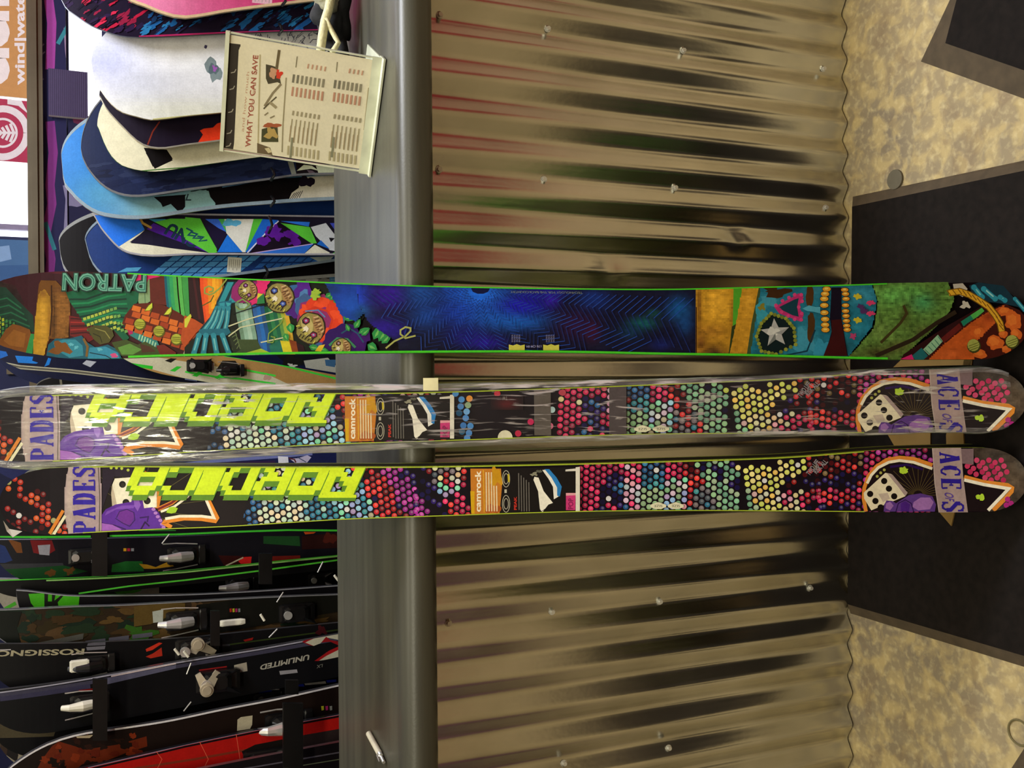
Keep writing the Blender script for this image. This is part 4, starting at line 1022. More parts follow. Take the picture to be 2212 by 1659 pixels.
    bl = [(*B5(20, 380), 30, 40, '#1838b0', .95), (*B5(70, 520), 22, 16, '#12486c', .7), (*B5(380, 370), 36, 24, '#2c0f80', .95), (*B5(300, 680), 42, 18, '#220f78', .9), (*B5(440, 720), 20, 14, '#1c0f68', .8),
          (*B5(700, 350), 34, 22, '#143e84', .9), (*B5(750, 560), 32, 26, '#123880', .85), (*B5(1260, 380), 44, 22, '#1854c0', 1), (*B5(1050, 330), 30, 18, '#123898', .9), (*B5(1100, 520), 46, 30, '#12309c', .85),
          (*B5(1280, 330), 60, 28, '#1860c8', .5), (*B5(1420, 560), 60, 24, '#1248a0', .9), (*B5(1650, 620), 56, 16, '#124c9c', .95), (*B5(1660, 470), 44, 18, '#1614a0', .9), (*B5(1980, 400), 16, 16, '#2c1490', .9), (*B5(1980, 330), 40, 10, '#1a1c80', .7),
          (*B5(1140, 760), 40, 20, '#141468', .8), (*B5(1330, 830), 36, 14, '#201280', .85), (*B6(180, 420), 40, 24, '#1a1490', .7), (*B6(650, 650), 40, 30, '#260f30', .9), (*B6(820, 720), 16, 20, '#380e28', .7), (*B6(830, 400), 30, 20, '#132a70', .7),
          (*B6(1320, 640), 26, 12, '#104a50', .9), (*B6(1200, 720), 24, 14, '#0f2c44', .8), (*B6(1680, 500), 22, 22, '#104880', .9), (*B6(1740, 640), 14, 22, '#10386c', .8), (*B6(1430, 540), 14, 8, '#123c3c', .8), (*B6(1500, 850), 20, 12, '#121c5c', .6)]
    b.soft(PX('768,560 1510,560 1510,820 880,820 860,740 800,700 775,660'), '#0e0f24', bl, 3.6, .16, .09, 2, gain=1.55)
    b.dot(*H5('1280,300')[0], 20, '#0d1440', ry=11)
    # radiating zigzags around a centre above the upper edge
    cx_, cy_ = H5('1270,300')[0]
    def inside_blue(x, y): return 775 < x < 1502 and 620 < y < 768 and not (x < 890 and y > 620+(x-775)*1.0+20)
    for ring in range(54):
        r0 = 26+ring*7.2*(1+ring*.018)
        if r0 > 480: break
        amp_ = 3+ring*.55; nt = 24; pts = []
        for k in range(nt+1):
            a = math.radians(-5+190*k/nt); r_ = r0+(amp_ if k % 2 else -amp_)
            pts.append((cx_+r_*math.cos(a)*1.12, cy_+r_*math.sin(a)))
        for i, (p, q) in enumerate(zip(pts, pts[1:])):
            if inside_blue(*p) and inside_blue(*q): b.line([p, q], 1.0+(ring > 14)*.4, '#2448a4' if i % 2 else '#1a2c6c')
    b.line(H5('345,890 430,820 540,770 590,720 590,690 540,680 490,710 490,750 540,790 640,765'), 3.6, '#a8ac5c')
    b.text('TECHNOLOGY FOR THE BACKCOUNTRY', (1255, 632), (1101, 630), (2, 4.5), '#7f8a78', 0)
    for x_ in (1115.5, 1189): 
        b.poly([(x_-17, 766), (x_-17, 745), (x_-8, 747), (x_, 744), (x_+8, 747), (x_+17, 745), (x_+17, 766)], '#c8c450')
        for k in range(4): b.text('SIZES', (x_-8+k*5, 740), (x_-8+k*5, 724), (-3, 0), '#8c88a8', 0)
    b.text('178 CM 84', (1168, 746), (1136, 747), (0, 5), '#8c88a8', .02)
    # ---- tail: hat, skull, beard
    b.poly(G8('175,200 200,180 400,180 400,590 170,590 172,400'), '#b88420'); b.poly(G8('175,380 280,370 400,400 390,590 172,590'), '#7c4c1c'); b.poly(G8('180,470 260,440 330,500 300,590 180,590'), '#3c1c14')
    b.soft(G8('172,150 400,150 400,640 168,640'), '#c08c22', [(*G8('300,270')[0], 34, 40, '#dca432', .9), (*G8('190,300')[0], 6, 60, '#6c4418', .9), (*G8('280,590')[0], 30, 26, '#34181a', .95), (*G8('260,450')[0], 40, 18, '#8c5c20', .7), (*G8('395,400')[0], 8, 60, '#8c6018', .7), (*G8('200,520')[0], 12, 18, '#5c3018', .8)], 4, .22, .07, 5)
    b.line(G8('172,300 172,590'), 2, '#2c1408')
    b.poly(G8('400,180 455,180 420,400 395,420'), '#4c9a28'); b.poly(G8('390,420 420,400 390,590 370,590'), '#2c3818')
    b.poly(G8('460,180 555,180 510,400 480,590 375,590 410,430'), '#b8801f'); b.soft(G8('460,150 560,150 512,400 480,640 370,640 412,430'), '#bc8824', [(*G8('490,260')[0], 8, 30, '#d49c30', .9), (*G8('420,540')[0], 10, 26, '#a87820', .8)], 4, .18, .08, 6)
    b.poly(G8('555,180 580,180 535,440 520,600 480,600 510,400'), '#3a4c2c')
    b.soft(G8('575,140 1240,140 1280,260 1250,420 1130,570 1050,660 495,660 530,420'), '#1c6a80', [(*G8('620,260')[0], 16, 12, '#4498a8', .8), (*G8('560,350')[0], 10, 16, '#3c94a4', .8), (*G8('830,500')[0], 22, 26, '#409cb4', .8), (*G8('760,420')[0], 14, 14, '#0f4454', .8), (*G8('900,200')[0], 12, 16, '#3a88a0', .6), (*G8('1180,230')[0], 30, 18, '#3c90a8', .8), (*G8('1150,420')[0], 24, 18, '#2c88a0', .7), (*G8('1110,540')[0], 12, 14, '#184c58', .7), (*G8('600,560')[0], 20, 12, '#0f4a50', .7), (*G8('960,300')[0], 8, 40, '#0f3c4c', .6)], 4, .16, .08, 3)
    b.blotch(*G8('620,250')[0], 16, 13, '#3c8ca0', 1); b.blotch(*G8('570,340')[0], 12, 20, '#3490a0', 2); b.blotch(*G8('830,510')[0], 20, 26, '#3a8ca4', 3); b.blotch(*G8('950,560')[0], 16, 20, '#2f88a4', 4)
    b.blotch(*G8('650,205')[0], 30, 12, '#3c2410', 5); b.blotch(*G8('870,235')[0], 8, 22, '#4c2f14', 6, amp=.2); b.blotch(*G8('875,420')[0], 8, 32, '#4a3014', 7, amp=.2)
    b.blotch(*G8('575,300')[0], 7, 7, '#7c7428', 8)
    b.line(G8('590,560 700,600 850,570 900,440'), 3, '#0c3444')
    # nose
    b.poly(G8('650,300 760,240 800,215 830,240 800,300 830,350 810,390 760,370 680,340'), '#b02c68'); b.poly(G8('680,300 770,255 800,245 790,300 800,360 760,350 700,320'), '#123844')
    for p in G8('660,290 700,262 740,243 775,225 815,225 820,265 800,300 818,340 815,378 775,375 735,355 695,330'): b.dot(p[0], p[1], 4, '#c83c74')
    # star eye
    pent = G8('630,340 720,370 770,430 780,530 660,590 570,570 540,480 570,400')
    b.poly(pent, '#0b1c1e')
    for i in range(8):
        p, q = pent[i], pent[(i+1) % 8]
        for k in range(4): b.dot(p[0]+(q[0]-p[0])*k/4, p[1]+(q[1]-p[1])*k/4, 4.2, '#6c7428' if k % 2 else '#8a9034', n=8)
    st = []; cx2, cy2 = G8('655,460')[0]
    for k in range(10):
        a = math.radians(-95+36*k); r_ = 32 if k % 2 == 0 else 14; st.append((cx2+r_*math.cos(a), cy2+r_*math.sin(a)))
    b.poly(st, '#a8a8a4'); b.blotch(cx2-3, cy2-3, 11, 9, '#c8c8c0', 4); b.poly([st[6], (cx2, cy2), st[5]], '#6c706c'); b.poly([st[2], (cx2, cy2), st[3]], '#8a8c8a')
    # mouth and teeth
    b.poly(G8('1000,180 1060,180 1060,370 1100,600 960,600 1000,450 990,370'), '#120c1c'); b.poly(G8('1000,380 1060,375 1095,600 950,600 1000,470'), '#380e10')
    teeth(b, G8('970,190 960,220 955,250 955,290 955,335 960,375 960,410 962,440'), 9, 5.5, '#d8982c'); teeth(b, G8('1080,195 1085,220 1088,250 1085,290 1085,325 1088,355 1090,385 1092,415 1095,440'), 8, 4.5, '#d08c28')
    b.poly(G8('820,310 860,290 900,300 930,300 930,340 890,330 850,325'), '#4c9cb0')
    for x_, y_, c in ((1160, 235, '#c4b42c'), (1160, 380, '#c4b42c'), (1240, 275, '#c83c68'), (1240, 340, '#c83c68'), (1180, 300, '#4c2c5c'), (1200, 325, '#4c2c5c'), (1130, 480, '#a83c68')): b.blotch(*G8(f'{x_},{y_}')[0], 8, 5.5, c, x_)
    # green beard
    b.soft(G8('1240,120 1700,120 1750,250 1720,330 1640,420 1480,560 1400,660 1050,660 1150,560 1260,430 1285,270'), '#567a34', [(*G8('1380,230')[0], 34, 22, '#64ac50', .85), (*G8('1560,270')[0], 26, 20, '#3c9058', .75), (*G8('1500,200')[0], 20, 12, '#5ca048', .7), (*G8('1450,350')[0], 12, 30, '#3c3c1a', .7), (*G8('1640,230')[0], 10, 16, '#3c4c20', .6), (*G8('1300,450')[0], 30, 20, '#6a8440', .6), (*G8('1280,580')[0], 40, 16, '#3c3018', .85), (*G8('1560,450')[0], 26, 16, '#4c5428', .8), (*G8('1420,540')[0], 30, 14, '#5c5a2c', .7), (*G8('1110,600')[0], 20, 12, '#4c4c24', .7)], 3.8, .38, .09, 7)
    b.line(G8('1440,290 1460,340 1420,400 1300,520'), 6, '#3c3418'); b.line(G8('1760,330 1640,400 1500,500 1270,600'), 9, '#2a2014')
    # red striped band and orange brick hand
    b.poly(G8('1700,420 1930,290 2000,300 1560,625 1420,625 1440,590'), '#2a0e10'); b.poly(G8('1660,500 1780,400 1800,430 1690,520'), '#5c1c18')
    b.poly(G8('1790,390 1920,305 1935,325 1810,425'), '#1c7458'); b.poly(G8('1850,350 1920,305 1935,325 1870,380'), '#4ca448')
    b.poly(G8('1560,560 1650,470 1680,510 1600,600'), '#8cb890'); b.poly(G8('1490,600 1550,550 1590,600 1560,625 1510,622'), '#1c6064'); b.poly(G8('1420,620 1490,590 1505,625'), '#c82468')
    for k in range(5): b.line(G8(f'{1570+k*20},{560-k*20} {1605+k*18},{595-k*20}'), 1.6, '#3c7460')
    b.poly(G8('1560,625 1700,510 1830,400 1940,330 2060,280 2150,320 2220,400 2180,560 2050,625'), '#3c120c')
    b.soft(G8('1575,640 1700,520 1850,400 1960,330 2060,290 2000,400 1850,540 1880,640'), '#b4501c', [(*G8('1960,360')[0], 16, 12, '#7c2c14', .7), (*G8('1700,590')[0], 30, 12, '#c8602a', .7)], 4, .14)
    for x_, y_, rx, ry in ((2000, 520, 17, 15), (2110, 390, 18, 20), (2060, 330, 16, 10), (1910, 590, 14, 10), (2130, 470, 12, 14), (1900, 460, 14, 10), (2070, 560, 10, 8), (2050, 470, 9, 9)): b.blotch(*G8(f'{x_},{y_}')[0], rx, ry, '#c05a20', x_, amp=.2); b.blotch(*G8(f'{x_-8},{y_-8}')[0], rx*.6, ry*.6, '#d06c28', x_, amp=.2)
    for p in G8('1870,540 2105,515'): 
        b.dot(p[0], p[1], 15, '#3c3c18', n=14); b.dot(p[0]-1, p[1]-2, 13, '#989c48', n=14)
        for k in (-1, 0, 1): b.line([(p[0]-11, p[1]+k*5+5), (p[0]+11, p[1]+k*5-3)], 1.5, '#5c5c24')
    # rope and blue bones at the end
    b.poly(G8('1840,170 1900,150 2050,170 2200,340 2140,300 2050,280 1960,270 1860,220'), '#14303c')
    bone(b, G8('1870,180 1920,240'), 10); bone(b, G8('1930,190 2000,250'), 10, hi='#8cc4bc'); bone(b, G8('2030,240 2060,260'), 9); bone(b, G8('2120,250 2180,320'), 7)
    b.poly(G8('1740,160 1800,155 1830,190 1800,240 1750,210'), '#b0a898'); b.blotch(*G8('1815,290')[0], 9, 8, '#b8b0a0', 3)
    rope = G8('1715,215 1780,205 1840,225 1900,260 1960,300 2000,350 2030,400 2040,450')
    b.line(rope, 15, '#6c4c10'); b.line(rope, 11, '#d09c28')
    for p, q in zip(rope, rope[1:]):
        for k in (0, .5): x_, y_ = p[0]+(q[0]-p[0])*k, p[1]+(q[1]-p[1])*k; b.line([(x_-4, y_-6), (x_+5, y_+6)], 2, '#7c5414')
patron_art(S1); S1.gain = .84
r1 = ski_thing('ski', S1, 'wide ski with colourful skeleton and serape artwork, highest in the photo of the three leaning', 'ski')
finish_ski(S1, r1, .0125, DARKW, GREEN)
# ================================================================ sign, pen, glove on the worktop
bl, br = at_z(797, 372, TOPZ+.002), at_z(828, 128, TOPZ+.002)   # lower corners of the sheet holder
Wd = (br-bl).normalized(); back = Vector((-Wd.y, Wd.x, 0))
if back.y < 0: back = -back
lean = math.radians(14); Au = (Vector((0, 0, 1))*math.cos(lean)+back*math.sin(lean))
wS = (br-bl).length; tmp = Surf(bl, Wd, Au, [0, 1], lambda s: -9, lambda s: 9)
hS = (tmp.inv(474, 339)[0]+tmp.inv(496, 87)[0])/2
sg = empty('sign_holder', tuple((bl+br)/2-Vector((0, 0, .002))), 'clear acrylic holder with a cream price sheet under a black header, on the worktop', 'sign')
def acrylic():
    m, nt, b = new_mat('clear_acrylic'); b.inputs['Base Color'].default_value = (.95, .97, .93, 1); b.inputs['Roughness'].default_value = .05
    b.inputs['Transmission Weight'].default_value = 1; b.inputs['IOR'].default_value = 1.2; return m
ACR = acrylic(); ACRE = plain('acrylic_edge', '#d8dcc4', .2, coat=.4)
SG = Surf(bl+Au*.004, Wd, Au, [.006+(hS-.012)*k/12 for k in range(13)], lambda s: .004, lambda s: wS-.004)
SG.base('#e8e1c8')
SG.poly(H7('130,110 300,130 255,1360 110,1330'), '#3a342e')
SG.poly(H7('330,130 380,150 1790,270 1740,1480 300,1380 215,1300 230,1200 280,190'), '#e6dfc5')
SG.dot(*H7('300,1300')[0], 15, '#e6dfc5'); SG.dot(*H7('350,200')[0], 14, '#e6dfc5')
for p in H7('225,420 210,600 195,850 180,1080 170,1220'): SG.line([(p[0]-6, p[1]+4), (p[0]+2, p[1]+2), (p[0]+5, p[1]-4)], 2, '#a8a294')
SG.text('WHAT YOU CAN SAVE', H7('385,1250')[0], H7('480,250')[0], (-7, -1), '#c08c74', .02)
SG.text('WHAT YOU CAN SAVE', H7('410,1245')[0], H7('495,250')[0], (-12, -1), '#a05444', .01)
SG.text('and how much', H7('335,1080')[0], H7('395,430')[0], (-6, -1), '#c8a084', 0)
SG.poly(H7('505,240 520,240 495,1340 480,1340'), '#b8ac84')
SG.poly(H7('480,1200 620,1250 660,1370 480,1350'), '#6c5c44'); SG.poly(H7('560,1260 610,1250 640,1300 600,1310'), '#d0c49c')
SG.poly(H7('530,1050 700,1000 710,1190 525,1190'), '#4a4a30'); SG.blotch(*H7('630,1100')[0], 12, 12, '#b89c5c', 3); SG.blotch(*H7('650,1010')[0], 16, 5, '#a85c3c', 4)
SG.poly(H7('575,345 640,360 700,380 740,560 700,540 600,560 575,500'), '#4c4636'); SG.blotch(*H7('710,450')[0], 8, 9, '#d8402c', 5); SG.blotch(*H7('660,440')[0], 7, 9, '#c89878', 6)
SG.line(H7('720,190 690,400'), 6, '#6c5f44'); SG.line(H7('740,560 650,660 560,800'), 5, '#8c8064'); SG.line(H7('690,700 600,780 550,830'), 3, '#5c543e'); SG.line(H7('620,760 690,820'), 6, '#a09474'); SG.line(H7('560,900 600,870'), 3, '#8c8064'); SG.line(H7('620,930 670,905'), 3, '#8c8064')
SG.line(H7('795,490 760,1000 750,1300'), 2.6, '#9c9272'); SG.line(H7('915,260 900,380'), 2.2, '#8c8468'); SG.line(H7('1350,320 1340,430'), 2.2, '#8c8468'); SG.line(H7('1690,600 1640,1060'), 2.2, '#a89c78')
for x0_, nn in ((880, 8), (1330, 7)):
    for k in range(nn):
        x_ = x0_+k*46; y_ = 8*k*.9
        if k > 2: SG.line(H7(f'{x_+20},{320+y_+(x0_>1000)*50} {x_+10},{370+y_+(x0_>1000)*50}'), 3, '#c89c80')
        o_ = 60 if x0_ > 1000 else 0
        SG.line(H7(f'{x_},{455+y_+o_} {x_-12},{545+y_+o_}'), 4.5, '#7c7866' if k < 2 else '#8f8a74'); SG.line(H7(f'{x_-10},{590+y_+o_} {x_-22},{690+y_+o_}'), 4.2, '#c08f76')
        if k < 7: SG.line(H7(f'{x_-5},{850+y_+o_*.6} {x_-14},{900+y_+o_*.6}'), 4, '#a39a7c'); SG.line(H7(f'{x_-20},{940+y_+o_} {x_-50},{1190+y_+o_}'), 2.4, '#a89e7c'); SG.line(H7(f'{x_-34},{1010+y_+o_} {x_-52},{1180+y_+o_}'), 1.8, '#a08c6c')
        SG.line(H7(f'{x_-60},{1230+y_+o_} {x_-66},{1330+y_+o_}'), 4.2, '#b4aa86')
    SG.line(H7(f'{x0_-20},{1090+y_} {x0_-40},{1310+y_}'), 4, '#8a8a70')
SG.print_obj('price_sheet', sg, PAPER)
MB().hexa(bl+Wd*wS/2+Au*(hS/2+.002)-SG.N*.003, Wd*(wS/2), Au*(hS/2), SG.N*.0022).build('acrylic_panel', ACR, sg)
e_ = MB()
e_.hexa(bl+Wd*wS/2+Au*(hS)+SG.N*.0008, Wd*(wS/2+.002), Au*.0035, SG.N*.004)
e_.hexa(bl+Wd*0+Au*hS/2, Wd*.0013, Au*hS/2, SG.N*.003); e_.hexa(bl+Wd*wS+Au*hS/2, Wd*.0013, Au*hS/2, SG.N*.003)
e_.build('holder_rim', ACRE, sg)
f_ = MB(); f_.hexa(bl+Wd*wS/2-back*.004+Vector((0, 0, .002)), Wd*(wS/2+.004), back*.014, Vector((0, 0, .0018))); f_.hexa(bl+Wd*wS/2+Au*.010+SG.N*.005, Wd*(wS/2+.003), Au*.009, SG.N*.0012)
f_.hexa(bl+Wd*wS/2+back*.06+Vector((0, 0, 0.0)), Wd*(wS/2), back*.06, Vector((0, 0, .0015)))
f_.build('holder_foot', ACRE, sg)
# white pen-like tube
p0, p1, p2 = at_z(796, 1584, TOPZ+.006), at_z(820, 1628, TOPZ+.006), at_z(829, 1647, TOPZ+.006)
pn = empty('marker_pen', (p0.x, p0.y, TOPZ), 'short white marker with a metal tip lying on the grey worktop', 'pen')
MB().tube([p0, p0+(p1-p0)*.02, p1], .0055, 14, rs=[.0045, .0055, .0055]).build('barrel', WHITEP, pn)
MB().tube([p1, p1+(p2-p1)*.3, p1+(p2-p1)*.35, p2], .004, 12, rs=[.0052, .0052, .0034, .0030]).build('metal_tip', CHROME, pn)
MB().tube([p1+(p2-p1)*.1+Vector((0, 0, .006)), p1+(p2-p1)*.8+Vector((0, 0, .007))], .0012, 6).build('clip', SILVER, pn)
# bundled glove and cord at the right edge
gc = at_z(775, 30, TOPZ)
gl = empty('ski_glove', (gc.x, gc.y+.03, TOPZ), 'crumpled black and grey ski glove on the worktop at the photo\'s top edge', 'glove')
BLKF = plain('black_fabric', '#101216', .8, bump=.4, scale=90); GRYF = plain('grey_fabric', '#8a8874', .7, bump=.4, scale=60, var=.5)
gy = gc.y+.03
MB().blob((gc.x+.01, gy, TOPZ+.048), .072, .042, .036, .22, 3).build('palm', BLKF, gl, True)
MB().blob((gc.x+.035, gy-.020, TOPZ+.060), .040, .032, .032, .25, 8).build('cuff', GRYF, gl, True)
g2 = MB()
for k, (a, l) in enumerate(((-.5, .07), (-.2, .085), (.1, .08), (.4, .06))):
    g2.tube([(gc.x-.04, gy-.01+k*.016, TOPZ+.036), (gc.x-.06-l*.3, gy-.02+k*.018, TOPZ+.030), (gc.x-.05-l*.8, gy-.015+k*.02, TOPZ+.019)], .012, 10, rs=[.014, .013, .008])
g2.build('fingers', BLKF, gl, True)
cd_ = MB(); CORD = plain('cream_braided_cord', '#d8d2a4', .8, bump=.6, scale=200)
def g3(px, py, dy=0.0): return at_y(px, py, gy-.052+dy)
cd_.tube([g3(716, -12), g3(710, 20), g3(702, 45), g3(697, 75), g3(692, 112), g3(700, 122)], .0085, 10)
cd_.tube([g3(703, 40, -.004), g3(714, 62, -.004), g3(724, 80, -.01), g3(731, 92, -.014), g3(724, 104, -.01), g3(717, 114, -.01)], .0052, 8)
tag(cd_.build('braided_cord', CORD, None, True), 'thick cream braided cord looped beside the ski glove behind the price sign', 'cord')
# ================================================================ boards and skis racked behind the counter
def rack_board(nm, label, cat, group, edge_px, width, Y, tip_px, front, side, th=.009, yaw=0.0, art=None, edge_is='L', bottom=.05, bend=.03, bindings=(), rnd=None, round_=None, rim=None):
    """edge_px: picture points down one visible edge (left edge 'L' or right edge 'R'), mapped onto a near-vertical plane at depth Y"""
    W = Vector((math.cos(yaw), math.sin(yaw), 0)); A = Vector((0, 0, 1)); O = Vector((0, Y, 0))
    pre = Surf(O, W, A, [0, 1], lambda s: -9, lambda s: 9)
    pts = sorted(pre.inv(x, y) for x, y in edge_px)
    (sa, ta), (sb, tb) = pts[0], pts[1]
    slope = (tb-ta)/(sb-sa)
    f = interp([p[0] for p in pts], [p[1] for p in pts]); sgn = 1 if edge_is == 'L' else -1
    stip = pre.inv(*tip_px)[0] if tip_px else 1.75
    R_ = round_ or .16
    line = lambda s: ta+(s-sa)*slope
    def near(s):
        if s < pts[0][0]: return line(s)
        if s <= pts[-1][0]: return f(s)
        return f(pts[-1][0]) + (pts[-1][1]-pts[-2][1])/(pts[-1][0]-pts[-2][0]+1e-9)*(s-pts[-1][0])*.6
    def farr(s):
        k = math.sqrt(max(0, 1-((s-stip+R_)/R_)**2)) if s > stip-R_ else 1.0
        c = line(s)+sgn*width
        mid = near(stip); 
        return mid+(c-mid)*k
    def near2(s):
        if not tip_px or pts[-1][0] > stip-.06: return near(s)
        k = math.sqrt(max(0, 1-((s-stip+R_)/R_)**2.2)) if s > stip-R_ else 1.0
        mid = line(stip)+sgn*width/2
        return mid+(near(s)-mid)*k
    def farr2(s):
        if not tip_px or pts[-1][0] > stip-.06: return farr(s)
        k = math.sqrt(max(0, 1-((s-stip+R_)/R_)**2.2)) if s > stip-R_ else 1.0
        mid = line(stip)+sgn*width/2
        return mid+(line(s)+sgn*width-mid)*k
    def g(s):    # rounded lower end
        rb = min(.12, width*.5); return math.sqrt(max(0, 1-((bottom+rb-s)/rb)**2.2)) if s < bottom+rb else 1.0
    def Lf(s):
        a, b = (near2(s), farr2(s)) if sgn > 0 else (farr2(s), near2(s)); c = (a+b)/2; return c-(c-a)*g(s)
    def Rf(s):
        a, b = (near2(s), farr2(s)) if sgn > 0 else (farr2(s), near2(s)); c = (a+b)/2; return c+(b-c)*g(s)
    bf = lambda s: -bend*max(0, (s-stip+.2)/.2)**2
    ss = spaced(bottom, stip, min(.12, width*.5), R_, .028, 14)
    sf = Surf(O, W, A, ss, Lf, Rf, bf)
    p = sf.to3(ss[0], (sf.Lv[0]+sf.Rv[0])/2)
    t = empty(nm, (p.x, p.y, 0.05), label, cat, group)
    sf.body('deck' if nm == 'snowboard' else 'ski_body', th, [front, side, SKIBLK], t)
    if art: art(sf); 
    if rim:
        pl = [(s, a) for s, a in zip(ss, sf.Lv)]; pr = [(s, a) for s, a in zip(ss, sf.Rv)]
        for e_, w_ in ((pl, rim[1]), (pr, -rim[1])):
            sf.h += sf.STEP
            for (s0, t0), (s1, t1) in zip(e_, e_[1:]):
                sf._tri([(s0, t0), (s1, t1), (s1, t1+w_), (s0, t0+w_)], hx(rim[0]))
    if sf.v: sf.print_obj('topsheet_print', t)
    return t, sf

def binding(sf, root, px, py, kind, metal=SILVER, tilt=0.0, scale=1.0):
    """toe or heel piece of a ski binding: housing, lever, wing or pad, screw, brake arm"""
    s, t = sf.inv(px, py); P = lambda a, b, h: sf.to3(s+a*scale, t+b*scale, h*scale)
    A, W, N = sf.A, sf.W, sf.N; k = scale
    m = MB(); m.hexa(P(0, 0, .010), A*.060*k, W*.030*k, N*.009*k, .15); m.hexa(P(.005, 0, .026), A*.040*k, W*.026*k, N*.012*k, .3)
    root_b = m.build(kind+'_piece', BLACKP, root)
    if kind == 'toe':
        w = MB()
        for sg_ in (-1, 1):
            w.add([P(-.020, sg_*.010, .036), P(-.055, sg_*.030, .034), P(-.060, sg_*.036, .044), P(-.020, sg_*.022, .050), P(-.022, sg_*.010, .028), P(-.055, sg_*.026, .026)],
                  [(0, 1, 2, 3), (4, 5, 1, 0), (3, 2, 5, 4), (1, 5, 2), (0, 3, 4)])
        w.build('toe_wings', metal, root_b)
        MB().tube([P(.035, 0, .034), P(.035, 0, .044)], .014*k, 16).build('setting_screw', CHROME, root_b)
    else:
        l = MB(); l.tube([P(-.02, 0, .036), P(.02, 0, .050), P(.060, 0, .052), P(.085, 0, .042)], .01*k, 10, rs=[.016*k, .018*k, .012*k, .009*k])
        l.build('heel_lever', metal, root_b)
        b_ = MB(); b_.hexa(P(-.055, 0, .020), A*.012*k, W*.034*k, N*.008*k, .2); b_.build('heel_pad', BLACKP, root_b)
        for sg_ in (-1, 1):
            MB().tube([P(-.04, sg_*.036, .012), P(.03, sg_*.044, .018), P(.075, sg_*.046, .030)], .0022*k, 6).build('brake_arm', CHROME, root_b)
    return root_b
def arm_toe(sf, root, disc, ends, mat):
    d = Vector(sf.to3(*sf.inv(*disc), .045))
    m = MB(); m.tube([d-sf.N*.012, d], .0165, 20); m.tube([d, d+sf.N*.004], .011, 16)
    for e in ends:
        q = Vector(sf.to3(*sf.inv(*e), .022)); w = (q-d).cross(sf.N).normalized()
        m.add([d-w*.013-sf.N*.008, d+w*.013-sf.N*.008, q+w*.007, q-w*.007, d-w*.013, d+w*.013, q+w*.007+sf.N*.008, q-w*.007+sf.N*.008], [(0, 1, 2, 3), (4, 7, 6, 5), (0, 4, 5, 1), (1, 5, 6, 2), (2, 6, 7, 3), (3, 7, 4, 0)])
    return m.build('toe_arm', mat, root)
def barcode(b, x0, y0, x1, y1, a=0.0, c='#dcd8c4', lines=5):
    cx_, cy_ = (x0+x1)/2, (y0+y1)/2; hw, hh = (x1-x0)/2, (y1-y0)/2
    P = lambda u, v_: (cx_+u*hw*math.cos(a)-v_*hh*math.sin(a), cy_+u*hw*math.sin(a)+v_*hh*math.cos(a))
    b.poly([P(-1, -1), P(1, -1), P(1, 1), P(-1, 1)], c)
    for k in range(lines): u = -.7+1.4*k/(lines-1); b.line([P(u, -.75), P(u, .7-.3*(k % 2))], 1.2, '#8c8a84')

SB = 'snowboards standing in the rack behind the counter'
# -- right-hand group (each one overlaps the next further left)
def art_pink(b):
    b.base('#c85a80'); b.soft(PX('250,-60 760,-60 760,45 250,45'), '#c85080', [(330, 10, 100, 40, '#d880a4', .8), (650, -10, 120, 40, '#b0144c', .9)], 8); 0 and b.poly(PX('430,-40 800,-40 800,10 600,12'), '#b82e62'); barcode(b, 545, -8, 588, 8, .1, '#d8a8b4')
rack_board('snowboard', 'plain pink snowboard with a cream edge, cut by the photo\'s top edge', 'snowboard', SB, PX('694,0 610,10 480,27 430,36 390,39 350,28 315,12 284,-2 240,-40'), .28, 2.62, (228, -90), plain('pink_base', '#c85a80', .3), TAN, art=art_pink, rim=('#c8ac86', .007))
def art_scrawl(b):
    b.base('#1c1428'); rn = random.Random(3)
    for k in range(150):
        x_ = rn.uniform(140, 690); y_ = rn.uniform(-30, 80)
        c = rn.choice(['#b01c3c', '#c8284a', '#8a1c3c', '#2a1a3c'] if x_ < 300 else ['#1f5c98', '#2a74a8', '#241c3c', '#16345c', '#1c4c84'])
        b.blotch(x_, y_, rn.uniform(5, 22), rn.uniform(2, 6), c, k, rot=-.6)
    for k in range(60):
        x_ = rn.uniform(150, 690); y_ = rn.uniform(-10, 75); b.line([(x_, y_), (x_+rn.uniform(15, 50), y_-rn.uniform(8, 26))], 1.4, '#0e0c18')
    b.line(PX('300,80 480,72 690,66'), 4, '#a8285a')
rack_board('snowboard', 'snowboard with scribbled red, blue and black artwork, beside the pink one', 'snowboard', SB, PX('720,66 690,66 480,73 330,80 293,80 260,76 225,64 195,50 165,28 139,4 128,-20'), .28, 2.66, (124, -60), SKIBLK, DARKW, art=art_scrawl)
def art_white(b):
    b.base('#dcdcdf'); b.soft(PX('190,60 740,60 740,265 190,265'), '#dddde0', [(230, 130, 90, 50, '#9ea4d8', .75), (300, 190, 90, 60, '#b4b8c8', .6), (420, 240, 200, 30, '#d0d0b8', .7), (400, 110, 110, 40, '#ffffff', .8)], 8)  # lavender tint and white glare of the light painted into the plain deck
    b.blotch(460, 152, 14, 22, '#7c8a8c', 2, rot=-.3); b.blotch(462, 150, 9, 12, '#5a6a70', 4); b.blotch(463, 148, 5, 6, '#9c5cac', 5); b.blotch(445, 101, 3, 3, '#4a4468', 6)
    rn = random.Random(9)
    for k in range(42):
        x_ = rn.uniform(540, 700); y_ = rn.uniform(70, 116); b.line([(x_, y_), (x_+rn.uniform(-12, 14), y_+rn.uniform(-14, 12)), (x_+rn.uniform(-5, 22), y_+rn.uniform(-16, 4))], 1.3, '#3c3c5c')
    b.line(PX('330,258 480,244 700,228'), 3, '#b8b478')
